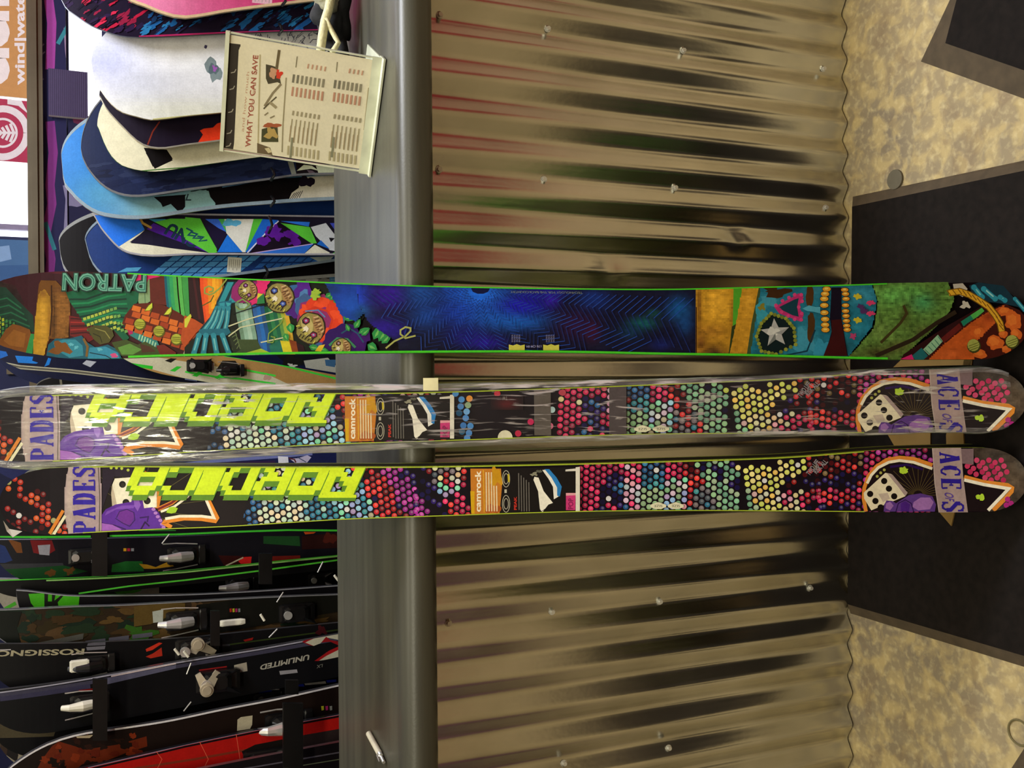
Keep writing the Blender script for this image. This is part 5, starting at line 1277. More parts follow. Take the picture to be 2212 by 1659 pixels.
rack_board('snowboard', 'large plain white snowboard with a small grey splotch, behind the price sign', 'snowboard', SB, PX('720,216 480,243 400,251 345,258 325,258 295,250 260,237 236,215 217,187 203,160 198,130'), .29, 2.70, (197, 108), plain('white_base', '#d6d6dc', .3), TAN, art=art_white)
def art_blackred(b):
    b.base('#1a1222'); b.line(F1('1590,1210 1520,1310 1470,1440'), 3, '#7a2a1c')
    b.poly(F1('2300,1190 2160,1230 2120,1270 2030,1280 1990,1300 2020,1340 1970,1420 2300,1400'), '#e03a1c')
rack_board('snowboard', 'black snowboard with an orange-red flame patch, overlapped by the white board', 'snowboard', SB, PX('720,270 480,304 400,314 347,321 315,315 292,300 271,278 248,253 230,230 218,206'), .28, 2.74, (214, 180), SKIBLK, TAN, art=art_blackred, rim=('#8a8478', .004))
def art_white2(b):
    b.base('#d4ceb0'); b.poly(F1('1430,1470 1660,1490 1720,1580 1520,1660'), '#0e0a0c')
    b.poly(F3('1450,0 1670,0 1720,75 1540,160'), '#0e0a0c'); b.line(PX('300,370 400,362 513,347 600,335'), 2.4, '#3c6c2c')
rack_board('snowboard', 'cream-white snowboard with a black square, between the black and the navy boards', 'snowboard', SB, PX('720,320 600,334 480,350 400,362 336,370 304,367 280,361 260,352 239,330 226,305 213,270'), .28, 2.78, (210, 240), plain('cream_base', '#d4ceb0', .35), plain('green_line_edge', '#47702c', .4), art=art_white2)
def art_navy(b):
    b.base('#1b2444'); rn = random.Random(4)
    for k in range(50):
        x_ = rn.uniform(200, 640); b.blotch(x_, 350+rn.uniform(-10, 70)+(400-x_)*.08, rn.uniform(10, 40), rn.uniform(3, 8), rn.choice(['#222c50', '#182040', '#262f4e', '#141a34']), k, rot=-.15)
    b.poly(F4('1020,90 1075,90 1112,235 1070,255'), '#787a70')
    b.poly(F4('1100,100 1500,100 1500,220 1110,240'), '#181014'); b.poly(F4('1110,180 1180,120 1260,130 1330,180 1250,160 1180,170'), '#c4c8a8'); b.poly(F4('1210,170 1270,180 1310,215 1240,215'), '#5a4c54'); b.poly(F4('1300,130 1500,110 1500,210 1330,215'), '#b8bea0')
rack_board('snowboard', 'dark navy snowboard with faint wood-grain swirls', 'snowboard', SB, PX('723,377 640,380 593,387 480,402 400,412 340,421 304,425 271,423 240,412 217,395 198,373 185,352 175,320 172,290'), .28, 2.82, (174, 262), plain('navy_base', '#1b2444', .3), STEEL, art=art_navy, rim=('#6a6a6c', .006))
def art_tree(b):
    sky = [hx('#2c6cac'), hx('#5c98b0'), hx('#8cb4b4')]
    def col(s, t):
        k = max(0, min(1, (1.72-s)/.42)); return mixc(sky[0], sky[1], k*2) if k < .5 else mixc(sky[1], sky[2], k*2-1)
    b.base('#4c88ac'); b.soft(PX('100,230 540,230 540,500 100,500'), '#2f78c4', [(150, 330, 40, 60, '#3c84d0', .8), (220, 420, 70, 50, '#4c90b8', .9), (330, 460, 80, 60, '#84b4bc', .95), (430, 440, 80, 60, '#90bcbc', .95)], 7)
    b.poly(F3('1530,440 1600,500 1620,540 1700,510 1760,570 1800,590 1850,530 1900,470 1870,420 1900,380 2212,330 2212,560 2150,560 2110,540 2080,450 2060,400'), '#0e0c12')
    b.poly(F3('1890,400 1990,370 2080,380 2110,500 2150,540 1990,560 1920,500'), '#86b0b0')
    b.poly(F4('230,370 900,260 1170,240 1130,350 1090,430 1020,490 870,500 300,560 300,500 250,440'), '#0e0a0c')
    b.poly(F4('0,430 40,390 210,370 240,440 300,500 290,560 0,600'), '#88b4b8'); b.line(F4('30,410 10,470 60,470'), 3, '#2c4048')
    b.poly(F4('1150,260 1170,240 1500,225 1490,475 1020,495 1060,400 1130,350'), '#ccc6b2'); b.blotch(*F4('1215,290')[0], 14, 12, '#1c1220', 4)
    for k in range(5): b.line(F4(f'{1030+k*26},{480-k*8} {1090+k*20},{400-k*6}'), 1.4, '#1c1418')
    b.line(F4('0,597 400,560 860,495 1490,462'), 3.4, '#b4ae90')
rack_board('snowboard', 'sky-blue snowboard with a black tree silhouette and cream tail', 'snowboard', SB, PX('723,432 640,436 587,440 480,449 400,460 350,468 304,473 255,471 208,460 178,440 152,412 136,382 127,352 128,315'), .28, 2.86, (131, 280), SKIBLK, TAN, art=art_tree, rim=('#8a9ca8', .010))
def art_tri(b):
    b.base('#1a1626')
    b.poly(F3('900,560 1380,655 1440,765 1175,940 1000,800 940,650'), '#1f6cd8'); b.poly(F3('1175,940 1440,770 1300,900 1800,950 2150,1000 2100,1020 1450,1030 1250,990'), '#d8d4bc')
    b.poly(F3('1290,890 1440,780 1560,790 2100,1000 1700,950'), '#1c1830'); b.poly(F3('1460,760 1530,700 1620,740 2120,990 2080,995 1560,800'), '#4c1c94')
    b.poly(F3('1480,660 1640,660 1740,690 1600,720'), '#3a94b8'); b.poly(F3('1540,690 1700,655 1990,660 2160,960 2140,1000 1960,910 1720,780'), '#5cc03c')
    b.line(F3('1400,660 1420,700 1510,750'), 5, '#a8843c')
    b.text('GNU', F3('2010,850')[0], F3('1700,690')[0], (-16, 25), '#1a3448', .04)
    b.poly(F4('0,640 150,655 320,990 250,1005 0,860'), '#5cc03c'); 
    for i, x_ in enumerate((40, 90, 150)): b.line(F4(f'{x_-30},{750+i*40} {x_+30},{780+i*30} {x_-10},{820+i*30} {x_+70},{830+i*20}'), 3.5, '#1c4a5c')
    b.poly(F4('180,660 320,660 420,800 320,970'), '#1d1634'); b.poly(F4('200,660 330,660 410,790 330,750'), '#3c6ce0'); b.poly(F4('320,990 420,815 570,990'), '#1f70d8')
    b.poly(F4('380,660 690,660 600,990 570,990 410,800'), '#dcdcd4'); b.poly(F4('330,660 390,660 410,790'), '#4cb45c'); b.blotch(*F4('470,700')[0], 16, 8, '#5cb0dc', 4)
    b.poly(F4('680,660 770,660 650,960 600,980'), '#56bc3c'); b.poly(F4('770,660 930,670 820,780 640,990 600,990'), '#1f64cc'); b.line(F4('930,680 830,770 620,995'), 2.6, '#d8d4e4')
    b.poly(F4('930,690 1270,910 640,1000 780,840'), '#1a1020'); 
    for x_, y_ in ((850, 790), (920, 820), (1050, 810), (1080, 890), (780, 880), (900, 770)): b.blotch(*F4(f'{x_},{y_}')[0], 13, 10, '#5c1c94', x_)
    b.poly(F4('950,700 1240,740 1310,900 1260,905'), '#58c03a'); b.poly(F4('950,680 1240,690 1230,735'), '#2c70d4')
    b.poly(F4('640,1005 1280,905 1180,1010'), '#2c68c8'); b.line(F4('650,1003 1270,907'), 2, '#b49cd0')
    b.poly(F4('1250,740 1400,700 1500,830 1500,980 1440,970 1300,830'), '#c4c8cc'); b.poly(F4('1310,910 1350,870 1440,960'), '#1f64c4'); b.poly(F4('1180,1010 1290,915 1440,995 1420,1015'), '#d4d0bc'); b.poly(F4('1430,845 1490,850 1450,890'), '#18161c'); b.poly(F4('1440,700 1510,700 1510,800'), '#3c48b4'); b.poly(F4('1440,1015 1505,980 1505,1020'), '#56b040')
rack_board('snowboard', 'snowboard with blue, green, purple and white triangles, one board away from the skeleton-artwork ski', 'snowboard', SB, PX('728,551 600,551 480,550 400,551 340,554 304,552 270,543 255,533 232,508 215,485 205,465'), .118, 2.90, (198, 440), SKIBLK, TAN, art=art_tri, round_=.10, rim=('#9a98a0', .005))
def art_check(b):
    b.base('#17336e')
    for i in range(-6, 30):
        for j in range(-1, 6):
            x0_, y0_ = 350+i*24-j*16, 553+j*12.5
            if x0_ < 355-j*15 or x0_+24 > 575-(j*18): continue
            b.poly([(x0_, y0_), (x0_+21, y0_-.5), (x0_+8, y0_+10.5), (x0_-13, y0_+11)], '#4c90cc' if (i+j) % 5 else '#3c80c0')
    b.poly(F3('1170,1190 1260,1145 1410,1140 1370,1180'), '#4a90b8')
    for i in range(8):
        for j in range(3): x0_, y0_ = 575+i*18-j*14, 556+j*13; b.poly([(x0_, y0_), (x0_+15, y0_), (x0_+4, y0_+9), (x0_-11, y0_+10)], '#2a5ca8')
    b.poly(F4('1240,1040 1480,1030 1440,1070 1380,1110 1320,1080'), '#98a4a4'); b.poly(F4('1320,1150 1510,1075 1510,1140 1400,1150'), '#d0ccb0')
    barcode(b, 491, 556, 521, 589, .08, '#dcdcd0', 6)
    b.line(PX('465,597 600,580 728,563'), 2, '#5c6470')
rack_board('snowboard', 'dark blue snowboard with a light-blue lattice and white price sticker', 'snowboard', SB, PX('728,564 600,583 465,600 400,606 330,610 300,612 250,607 215,588 191,547 185,520'), .26, 2.94, (183, 505), SKIBLK, DARKW, art=art_check, round_=.2, rim=('#7c8c9c', .008))
rack_board('snowboard', 'black snowboard with a pale rim, only its nose seen, next to the skeleton-artwork ski', 'snowboard', SB, PX('700,600 500,615 300,625 200,622 160,605 141,583 130,551 128,530'), .25, 2.985, (126, 520), SKIBLK, STEEL, art=lambda b: b.base('#0c090f'), round_=.2, rim=('#8a8c8c', .010))
def art_dark(b):
    b.base('#101014'); b.line(PX('300,466 480,469 728,474'), 4, '#2c5c84')
    for k, x_ in enumerate((664, 678, 694, 712)): b.blotch(x_, 448-k*1, 8, 4, '#a8a894', k, rot=-.7)
rack_board('snowboard', 'black snowboard seen as a narrow strip between the tree and the triangle boards', 'snowboard', SB, PX('728,474 600,471 480,469 400,466 300,463'), .25, 3.03, (240, 400), SKIBLK, DARKW, art=art_dark)
def art_grey(b):
    b.base('#23345c'); b.poly(PX('420,560 640,560 640,620 420,640'), '#1c68b8'); b.poly(PX('635,560 712,560 712,640 635,640'), '#8c8c88'); b.blotch(670, 597, 14, 14, '#c4c4bc', 2); b.blotch(695, 595, 14, 9, '#3a3838', 3); b.poly(PX('712,580 730,578 730,640 712,640'), '#4c84b8')
    for k in range(6): b.line(PX(f'{714},{588+k*5} {726},{588+k*5}'), 1.2, '#a8c4d4')
rack_board('snowboard', 'blue and grey snowboard tail half hidden by the skeleton-artwork ski', 'snowboard', SB, PX('730,650 600,665 450,690'), .16, 3.07, (420, 560), SKIBLK, DARKW, art=art_grey)

# -- skis between and left of the leaning skis
PALE = plain('pale_bronze_metal', '#c0b49c', .35, .35)
SK = 'skis with bindings racked behind the counter'
def skib(label, edge, width, Y, art, side=STEEL, tip=None, which='R', rim=None, round_=None, binds=(), front=SKIBLK):
    t, sf = rack_board('ski', label, 'ski', SK, edge, width, Y, tip, front, side, th=.014, art=art, edge_is=which, bend=.02, rim=rim, round_=round_)
    for b_ in binds: binding(sf, t, *b_)
    return t, sf
def art_wg(b):
    b.base('#a07c48'); b.poly(PX('200,740 262,760 470,792 585,812 640,838 590,845 460,835 280,784 240,776'), '#bcb89c')
    b.line(F6('390,960 900,1040 1510,1190'), 4, '#3cc43c'); b.line(F6('0,1120 300,1170 540,1190 900,1240'), 4, '#3cc43c'); b.line(F6('560,1095 900,1160'), 4, '#44d044')
    b.line(F5('1180,1030 1520,1080'), 7, '#2cb42c')
    for x_, y_ in ((1740, 1090), (1960, 1140)): b.poly(F5(f'{x_-50},{y_+20} {x_+20},{y_-25} {x_+70},{y_-20} {x_},{y_+30}'), '#30b830')
    b.poly(F6('290,1180 350,1140 410,1145 340,1200'), '#34c434'); b.blotch(*F6('820,1180')[0], 7, 6, '#b09080', 4)
    barcode(b, 427, 782, 462, 801, .12, '#d4d4cc', 6)
    b.poly(F5('1640,1010 1700,985 1760,990 1700,1030'), '#1c1a18'); b.poly(F6('20,1050 60,980 100,1000 80,1060 240,1120 230,1140 40,1100'), '#2a2820'); b.poly(F6('310,1100 370,1010 500,1010 590,1160 560,1170 450,1060 350,1130'), '#221e1a')
t_, sf_ = skib('white ski with green stripes and brown edge, slanting beside the skeleton-artwork ski', PX('735,812 600,787 480,768 400,752 250,728'), .085, 2.80, art_wg, side=GREEN, tip=(225, 735))
binding(sf_, t_, 430, 790, 'toe', BLACKP, scale=.55); binding(sf_, t_, 500, 800, 'heel', BLACKP, scale=.5)
def art_nv(b):
    b.base('#151830'); b.poly(F5('0,910 60,920 80,960 0,990'), '#1c5cac')
    b.poly(F5('150,960 330,970 320,1010 380,1030 360,1040 180,1030'), '#1c70c4'); b.poly(F5('480,980 510,990 490,1050 440,1070 460,1030'), '#1c70c4')
    b.poly(F5('820,1040 860,1005 960,1020 900,1075'), '#a8acb8')
    b.poly(F5('1840,1150 1970,1165 1960,1215 1840,1200'), '#8c9cd0')
    for dy, c in ((0, '#a8a48c'), (14, '#5c584c'), (28, '#a09c84')): b.line([(x, y+dy/4.6) for x, y in F5('0,1020 200,1060 700,1100 1200,1160 1700,1220 2212,1260')], 2.4, c)
skib('navy ski with blue lettering and silver edges, between the skeleton-artwork ski and the film-wrapped ski', PX('735,846 480,806 300,778 100,752 0,745'), .085, 2.87, art_nv, tip=None)
def art_blk(b):
    b.base('#14121a'); b.line(F5('330,1250 380,1190 470,1160 560,1165'), 2, '#8c8c84'); b.line(F5('600,1180 610,1250'), 5, '#8c8878'); b.line(F5('650,1190 1000,1230'), 2, '#6c6c60')
skib('black ski with only its tip arc showing along the film-wrapped ski', PX('735,862 480,838 300,822 130,812'), .10, 2.95, art_blk, tip=(75, 850), round_=.08, rim=('#7c7c78', .003))
def art_ps(b):
    b.base('#141a3a'); b.poly(F6('900,950 1500,950 1500,1010 1200,1060 1000,1040'), '#15161f'); b.poly(F6('1180,1010 1420,980 1500,1060 1500,1130 1200,1080'), '#b0b0a0'); b.poly(F6('1390,1000 1500,1000 1490,1075 1400,1060'), '#3c6488'); b.blotch(*F6('1080,1020')[0], 18, 12, '#1a1a18', 4); b.blotch(*F6('1060,1060')[0], 10, 4, '#c4c4b4', 5)
skib('navy and white ski whose tail shows beside the skeleton-artwork ski at the worktop', PX('735,755 600,752 400,748'), .12, 3.00, art_ps, tip=None)
def art_lav(b):
    b.base('#1e2350'); b.poly(F8('0,870 400,820 850,780 1200,755 1200,800 850,830 300,870 0,890'), '#7078b4'); b.poly(F8('0,880 300,870 850,850 850,880 0,890'), '#33204a')
    b.poly(F8('875,810 970,815 975,870 880,880'), '#e4e4f4'); b.poly(F8('980,830 1060,830 1150,800 1190,820 1150,870 1040,875'), '#c0b8d8'); b.line(F8('980,830 1030,840 1045,870'), 3, '#5c2c34'); b.line(F8('1060,820 1140,865'), 2, '#4c5478')
skib('lavender and navy ski seen in the gap between the two dotted skis', PX('735,955 600,958 400,968 200,980'), .10, 2.88, art_lav, tip=None)
# dark group on the left
def art_A(b):
    b.base('#0e0f12'); b.line(PX('0,1160 100,1160 198,1159'), 4.5, '#38b02c'); b.line(PX('232,1158 390,1154 500,1149 620,1145 735,1146'), 4, '#3cb430'); b.line(PX('300,1146 380,1146'), 2, '#2c7c28')
    b.poly(PX('196,1145 236,1145 236,1166 196,1166'), '#0a0a0c')
tA, fA = skib('black ski with a bright green lower edge, directly behind the unwrapped dotted ski', PX('735,1150 600,1149 480,1154 300,1160 100,1163 0,1163'), .105, 2.70, art_A, side=GREEN, which='L')
def art_B(b):
    b.base('#141218'); b.poly(G1('0,200 60,220 150,390 60,420 0,420'), '#1c2c5c'); b.poly(G1('90,130 250,180 270,300 200,300'), '#6a3c18'); b.poly(G1('360,150 620,150 660,270 560,330 400,300'), '#6a1418'); b.poly(G1('450,210 600,200 590,330 470,320'), '#8c8a90')
    b.poly(G1('0,430 750,420 760,450 0,510'), '#303034'); b.poly(G1('0,500 760,450 1050,520 700,600 350,620 0,560'), '#14401c'); b.poly(G1('1340,440 1500,400 1700,400 1720,520 1330,530'), '#1c5c24'); b.poly(G1('1660,430 1760,440 1860,470 2020,400 2080,460 1850,490 1720,490'), '#a87c1c')
    for x_, y_ in ((600, 540), (830, 520), (90, 580)): b.blotch(*G1(f'{x_},{y_}')[0], 10, 8, '#5c3c18', x_)
    b.poly(G2('1100,100 1530,100 1540,220 1100,190'), '#1c4420'); b.poly(G2('1570,30 1760,30 1700,70 1600,80'), '#c8501c'); b.poly(G2('1560,100 2000,60 2000,240 1560,260'), '#2c1210'); b.blotch(*G2('1900,130')[0], 12, 12, '#4c1c14', 4)
    b.poly(G2('560,330 950,340 960,430 640,470'), '#34100e'); b.poly(G2('800,400 870,350 960,345 950,430 830,430'), '#d82420'); b.line(G2('650,455 860,355'), 3, '#b8ac8c'); b.poly(G2('1210,340 1540,330 1540,370 1200,410'), '#701c14')
    for k, c in enumerate(('#c8901c', '#b0283c', '#8c8c8c')): b.poly(G1(f'{1475+k*45},245 {1510+k*45},245 {1510+k*45},280 {1475+k*45},280'), c)
tB, fB = skib('black ski printed with green, orange and red patches, next to the green-edged black ski', PX('735,1140 400,1158 0,1168'), .115, 2.87, art_B)
binding(fB, tB, 185, 1200, 'toe', SILVER, scale=.7); binding(fB, tB, 400, 1198, 'heel', SILVER, scale=.8)
def art_C(b):
    b.base('#09090a'); b.line(PX('100,1254 240,1248 400,1236 550,1220 735,1201'), 3, '#8cc46c'); b.line(PX('170,1282 280,1266 410,1252 560,1233 735,1209'), 3.4, '#54c83c')
tC, fC = skib('narrow black ski outlined by two fine green lines', PX('735,1200 550,1218 400,1233 240,1245 110,1251 20,1256'), .038, 2.78, art_C, side=GREEN)
def art_P(b):
    b.base('#8c8676'); b.poly(G1('560,770 860,640 990,680 900,730 680,770'), '#1c1c28'); b.poly(G1('1000,610 1130,600 1120,720 900,770 700,770'), '#7c7868'); b.line(G1('560,770 900,610'), 1.5, '#34342c')
    b.poly(G1('700,790 1400,680 1700,700 1500,790'), '#2c3c20'); b.poly(G1('1320,740 1430,690 1560,680 1720,740 1600,780 1400,790'), '#4c9c1c'); b.poly(G1('1480,720 1580,690 1660,730 1560,745'), '#a0a090'); b.poly(G1('1080,760 1200,730 1200,790 1080,790'), '#4c9c1c'); b.poly(G1('1760,690 1900,710 1780,730 1650,780 1700,730'), '#8c8c80'); b.poly(G1('1900,700 2212,640 2212,780 1900,780'), '#0e0e10')
    b.poly(G1('0,980 180,880 200,920 60,990'), '#3c9420'); b.poly(G1('420,580 560,570 570,620 410,620'), '#787c88')
    b.poly(G2('0,640 2000,350 2000,760 0,780'), '#0c0c0e')
tP, fP = skib('grey-white ski with black chevrons and green patches', PX('735,1215 400,1245 0,1252'), .115, 2.93, art_P)
binding(fP, tP, 520, 1262, 'heel', SILVER, scale=.75); binding(fP, tP, 690, 1250, 'toe', SILVER, scale=.6)
def art_D(b):
    b.base('#0d0b0e'); b.poly(G1('340,790 530,780 900,780 950,810 940,920 800,960 420,960 370,900'), '#3c9a14'); b.poly(G1('530,780 575,780 570,960 530,960'), '#10140c'); b.poly(G1('620,790 665,790 650,870 740,800 760,810 690,890 700,950 560,960 570,880 620,880'), '#10140c')
tD, fD = skib('black ski with a rounded tip and a bright green panel near it', PX('735,1264 560,1276 400,1284 250,1286 140,1286 90,1281 60,1278'), .085, 2.735, art_D, tip=(34, 1300), rim=('#8c8c90', .0025), round_=.09)
def art_E(b):
    b.base('#2a2014'); rn = random.Random(6)
    for k in range(70):
        x_ = rn.uniform(0, 720); y_ = rn.uniform(1300, 1400)-x_*.04
        b.blotch(x_, y_, rn.uniform(12, 40), rn.uniform(5, 14), rn.choice(['#3a2a16', '#4a3620', '#2c2412', '#16241a', '#1c2c1c', '#503c1e']), k, rot=-.15)
    b.poly(G1('0,1000 260,1000 200,1200 260,1400 0,1400'), '#0e120e'); b.blotch(300, 1368, 34, 14, '#2c5418', 5); b.poly(G1('300,1400 1000,1260 990,1330 200,1460'), '#4a4a44'); b.poly(G1('1600,940 2000,890 2212,900 2212,980 1800,1150 1600,1180'), '#54421e')
    b.poly(G1('1820,1000 1950,975 1945,1120 1830,1135'), '#a4a89c')
    b.poly(G2('300,920 2000,700 2000,1000 600,1250 300,1250'), '#12120e')
    for k, c in enumerate(('#b02c20', '#b8b02c', '#a82c60', '#788078')): b.poly(G2(f'{695+k*34},965 {720+k*34},962 {722+k*34},1005 {698+k*34},1008'), c)
    for x0_ in (1020, 1300, 1580): b.poly(G1(f'{x0_},{1350-(x0_-1020)*.13} {x0_+240},{1320-(x0_-1020)*.13} {x0_+240},{1370-(x0_-1020)*.13} {x0_},{1400-(x0_-1020)*.13}'), '#54525c')
tE, fE = skib('wide dark brown camouflage-pattern ski with a white sticker', PX('735,1283 560,1290 400,1299 250,1307 170,1309 0,1319'), .125, 2.69, art_E, rim=('#7c7c80', .0025))
binding(fE, tE, 400, 1338, 'heel', SILVER, scale=.8); binding(fE, tE, 640, 1322, 'toe', BLACKP, scale=.8)
MB().hexa(fE.to3(*fE.inv(498, 1341), .02), fE.A*.035, fE.W*.008, fE.N*.006, .3).build('cream_lever', WHITEP, tE)
def art_F(b):
    b.base('#0d0c0e'); b.line(G3('0,250 130,245'), 2.4, '#a8a4a4'); b.text('ROSSIGNOL', (183, 1401), (-30, 1406), (-2, 13), '#9c9478', .03)
    b.poly(G1('1900,1370 1940,1380 1820,1460 1750,1480 1740,1450'), '#c0301c'); b.poly(G1('1740,1540 1830,1500 1930,1430 1940,1530 1800,1560'), '#a82a1a')
    b.poly(G3('1050,170 1260,140 1260,190 1040,200'), '#55535c'); b.poly(G3('1030,215 1260,200 1250,240 1040,255'), '#66646c')
    b.line(PX('440,1400 600,1378 735,1360'), 3, '#2c3818'); b.poly(G2('860,1340 980,1310 970,1340 880,1360'), '#8c1814'); b.blotch(*G2('1790,1230')[0], 10, 10, '#3c1014', 3)
    b.line(G2('480,1410 700,1400'), 4, '#34343a')
tF, fF = skib('black ski with cream capital lettering running along its edge at the photo\'s left side', PX('735,1345 560,1362 400,1378 200,1388 0,1394'), .115, 2.65, art_F)
MB().hexa(fF.to3(*fF.inv(172, 1430), .035), fF.A*.022, fF.W*.014, fF.N*.006, .2).build('cream_clip', WHITEP, tF)
binding(fF, tF, 425, 1398, 'toe', SILVER, scale=.9); arm_toe(fF, tF, (424, 1384), ((410, 1412), (462, 1404)), PALE); binding(fF, tF, 205, 1432, 'heel', BLACKP, scale=.7)
def art_G(b):
    b.base('#0d0d10'); b.line(PX('0,1496 195,1466 380,1432 560,1403 735,1371'), 3, '#9a98a8'); b.line(PX('0,1502 195,1474 380,1440 560,1410 735,1379'), 8, '#3c3a4c')
    b.poly(PX('232,1465 380,1436 380,1444 232,1478'), '#57566c'); b.line(PX('0,1510 195,1482'), 10, '#34324a'); b.line(PX('240,1461 380,1433'), 3, '#c8b8b8')
    b.text('UNLIMITED', (669, 1413), (563, 1436), (-2, 12), '#a09c90', .03); b.line(PX('170,1492 205,1488'), 3, '#7c1818'); b.line(PX('430,1448 490,1440'), 3, '#8c1c1c')
    b.poly(G4('1580,160 1680,110 2010,40 2010,130 1850,100 1780,170 1700,200'), '#b4b09c'); b.poly(G4('1560,150 1640,110 1780,80 1660,130 1600,160 1700,200 1640,190'), '#8c1820'); b.poly(G4('1850,90 1900,130 2010,150 2010,200 1900,150 1790,160'), '#84161c')
    b.poly(G4('1740,380 1850,280 2010,220 2010,330 1820,370'), '#b0ac9a'); b.poly(G4('1710,380 1880,260 2010,200 2010,240 1850,320 1760,380'), '#98181c')
    b.poly(G4('750,430 900,395 910,500 750,530'), '#a09888'); b.poly(G4('1290,500 1500,480 1510,520 1300,545'), '#8c8a90'); b.text('LX', G4('1810,415')[0], G4('1740,430')[0], (-1, 7), '#6c6c64', .02)
tG, fG = skib('black ski with a purple-grey band and red and white tail, lettered in small capitals', PX('735,1369 560,1400 380,1430 195,1464 0,1494'), .115, 2.60, art_G)
binding(fG, tG, 470, 1468, 'toe', BLACKP, scale=.9); arm_toe(fG, tG, (443, 1481), ((425, 1450), (468, 1444)), PALE); binding(fG, tG, 192, 1515, 'heel', WHITEP, scale=.7)
def art_H(b):
    b.base('#0b0a0d'); b.poly(G3('1400,780 1480,700 1600,690 1700,720 1680,780 1540,800 1560,740 1480,730 1500,770'), '#a88c3c'); b.line(G3('1450,845 1650,810'), 2.4, '#8c8c84'); b.text('DOBERMANN', G3('2000,900')[0], G3('1500,960')[0], (-2, 4), '#7c6c50', .02)
    b.poly(G4('1480,650 1580,655 1590,685 1490,685'), '#1c2c98'); b.poly(G4('1590,650 1840,620 1850,650 1600,670'), '#a09c90'); b.poly(G4('1850,610 1970,600 1970,630 1860,640'), '#1c2c98'); b.poly(G4('1040,740 1210,700 1200,740 1060,780'), '#14207c'); b.poly(G4('790,665 860,580 930,600 930,650'), '#b8b89c')
    b.poly(G3('0,1080 640,1010 690,1150 640,1280 0,1300'), '#48402e'); b.line(G3('60,1135 330,1120'), 3, '#7c6450')
tH, fH = skib('black ski with a gold emblem, behind the lettered red-tailed ski', PX('735,1432 560,1462 380,1492 195,1520 0,1548'), .115, 2.74, art_H)
binding(fH, tH, 580, 1510, 'heel', CHROME, scale=.7)
def art_I(b):
    b.base('#8f8672'); b.poly(G3('50,1350 240,1350 230,1400 190,1460 220,1500 200,1590 70,1500'), '#201c1c'); b.poly(G3('240,1340 700,1290 600,1330 350,1440 220,1500 200,1430'), '#9c8074'); b.poly(G3('0,1060 660,1010 660,1290 0,1320'), '#4a4230'); b.poly(G3('0,1320 100,1330 60,1660 0,1660'), '#3a2c24')
tI, fI = skib('grey-beige ski tip with a black zigzag patch, behind the rust-red lettered ski', PX('735,1475 400,1520 200,1548 0,1550'), .14, 2.83, art_I)
def art_J(b):
    b.base('#1a100d'); rn = random.Random(8)
    b.poly(G3('450,1659 500,1560 620,1400 700,1340 900,1400 1000,1440 1400,1380 1750,1280 1760,1400 1500,1480 1100,1640 900,1700'), '#62230f')
    for k in range(40):
        x_ = rn.uniform(90, 310); y_ = 1590+rn.uniform(0, 80)-(x_-90)*.12; b.blotch(x_, y_, rn.uniform(4, 13), rn.uniform(4, 9), rn.choice(['#20120e', '#7a2c12', '#5a1c0e', '#2a1610', '#1a0f0c']), k)
    b.text('ENDURO', (345, 1625), (170, 1650), (-3, 24), '#1c0e0a', .02); b.poly(G3('910,1280 1120,1260 1070,1300 920,1300'), '#a8987c')
    b.poly(G4('790,1080 830,1050 970,1030 965,1140 940,1190 785,1215'), '#b4aa90')
    for k, c in enumerate(('#b8b828', '#b02868', '#8c8c84')): b.poly(G4(f'{1790+k*50},920 {1820+k*50},915 {1822+k*50},965 {1795+k*50},970'), c)
    b.line(PX('200,1659 300,1635 400,1612 560,1581 735,1545'), 3, '#a81c18')
tJ, fJ = skib('wide black ski with rust-red lettering and a bright silver curved edge', PX('735,1478 600,1508 480,1531 360,1556 250,1573 190,1581 150,1590 110,1604 75,1622 45,1642 20,1662 -5,1690'), .125, 2.55, art_J, tip=(-20, 1740), rim=('#d8d4d8', .0045), round_=.12)
binding(fJ, tJ, 620, 1560, 'heel', CHROME, scale=.95)
def art_K(b):
    b.base('#a81410'); b.line(PX('200,1660 330,1630 400,1613 560,1580 735,1547'), 4, '#0c0a10'); b.line(PX('190,1658 330,1626 400,1609 560,1576 735,1543'), 2, '#8c7c94')
    b.line(PX('240,1668 420,1640 560,1615 640,1600'), 5, '#7c2c1c')
    for q_ in ('320,1600 350,1640 330,1680', '430,1600 450,1640 440,1660', '510,1585 520,1650'): b.line(PX(q_), 1.4, '#d05840')
    b.poly(G4('1550,1270 2010,1190 2010,1500 1500,1560 1480,1400'), '#2a2020'); b.line(G4('1500,1560 2010,1450'), 3, '#6c6068'); b.poly(G4('840,1460 1000,1380 1360,1310 1400,1560 900,1600'), '#15100f')
tK, fK = skib('bright red ski with a black and silver line along its edge, near the photo\'s bottom', PX('735,1543 560,1576 400,1609 200,1655 50,1690'), .10, 2.50, art_K, side=DARKW)
binding(fK, tK, 572, 1640, 'toe', PALE, scale=.9); arm_toe(fK, tK, (560, 1648), ((605, 1630), (600, 1652)), plain('tarnished_brass', '#a89468', .3, .4))
def art_L(b): b.base('#141014'); b.line(PX('400,1680 560,1655 735,1625'), 3, '#54505c'); b.line(PX('600,1662 735,1640'), 2, '#5c6450')
skib('black ski with grey lines at the photo\'s bottom edge', PX('735,1603 560,1636 400,1668'), .11, 2.45, art_L)
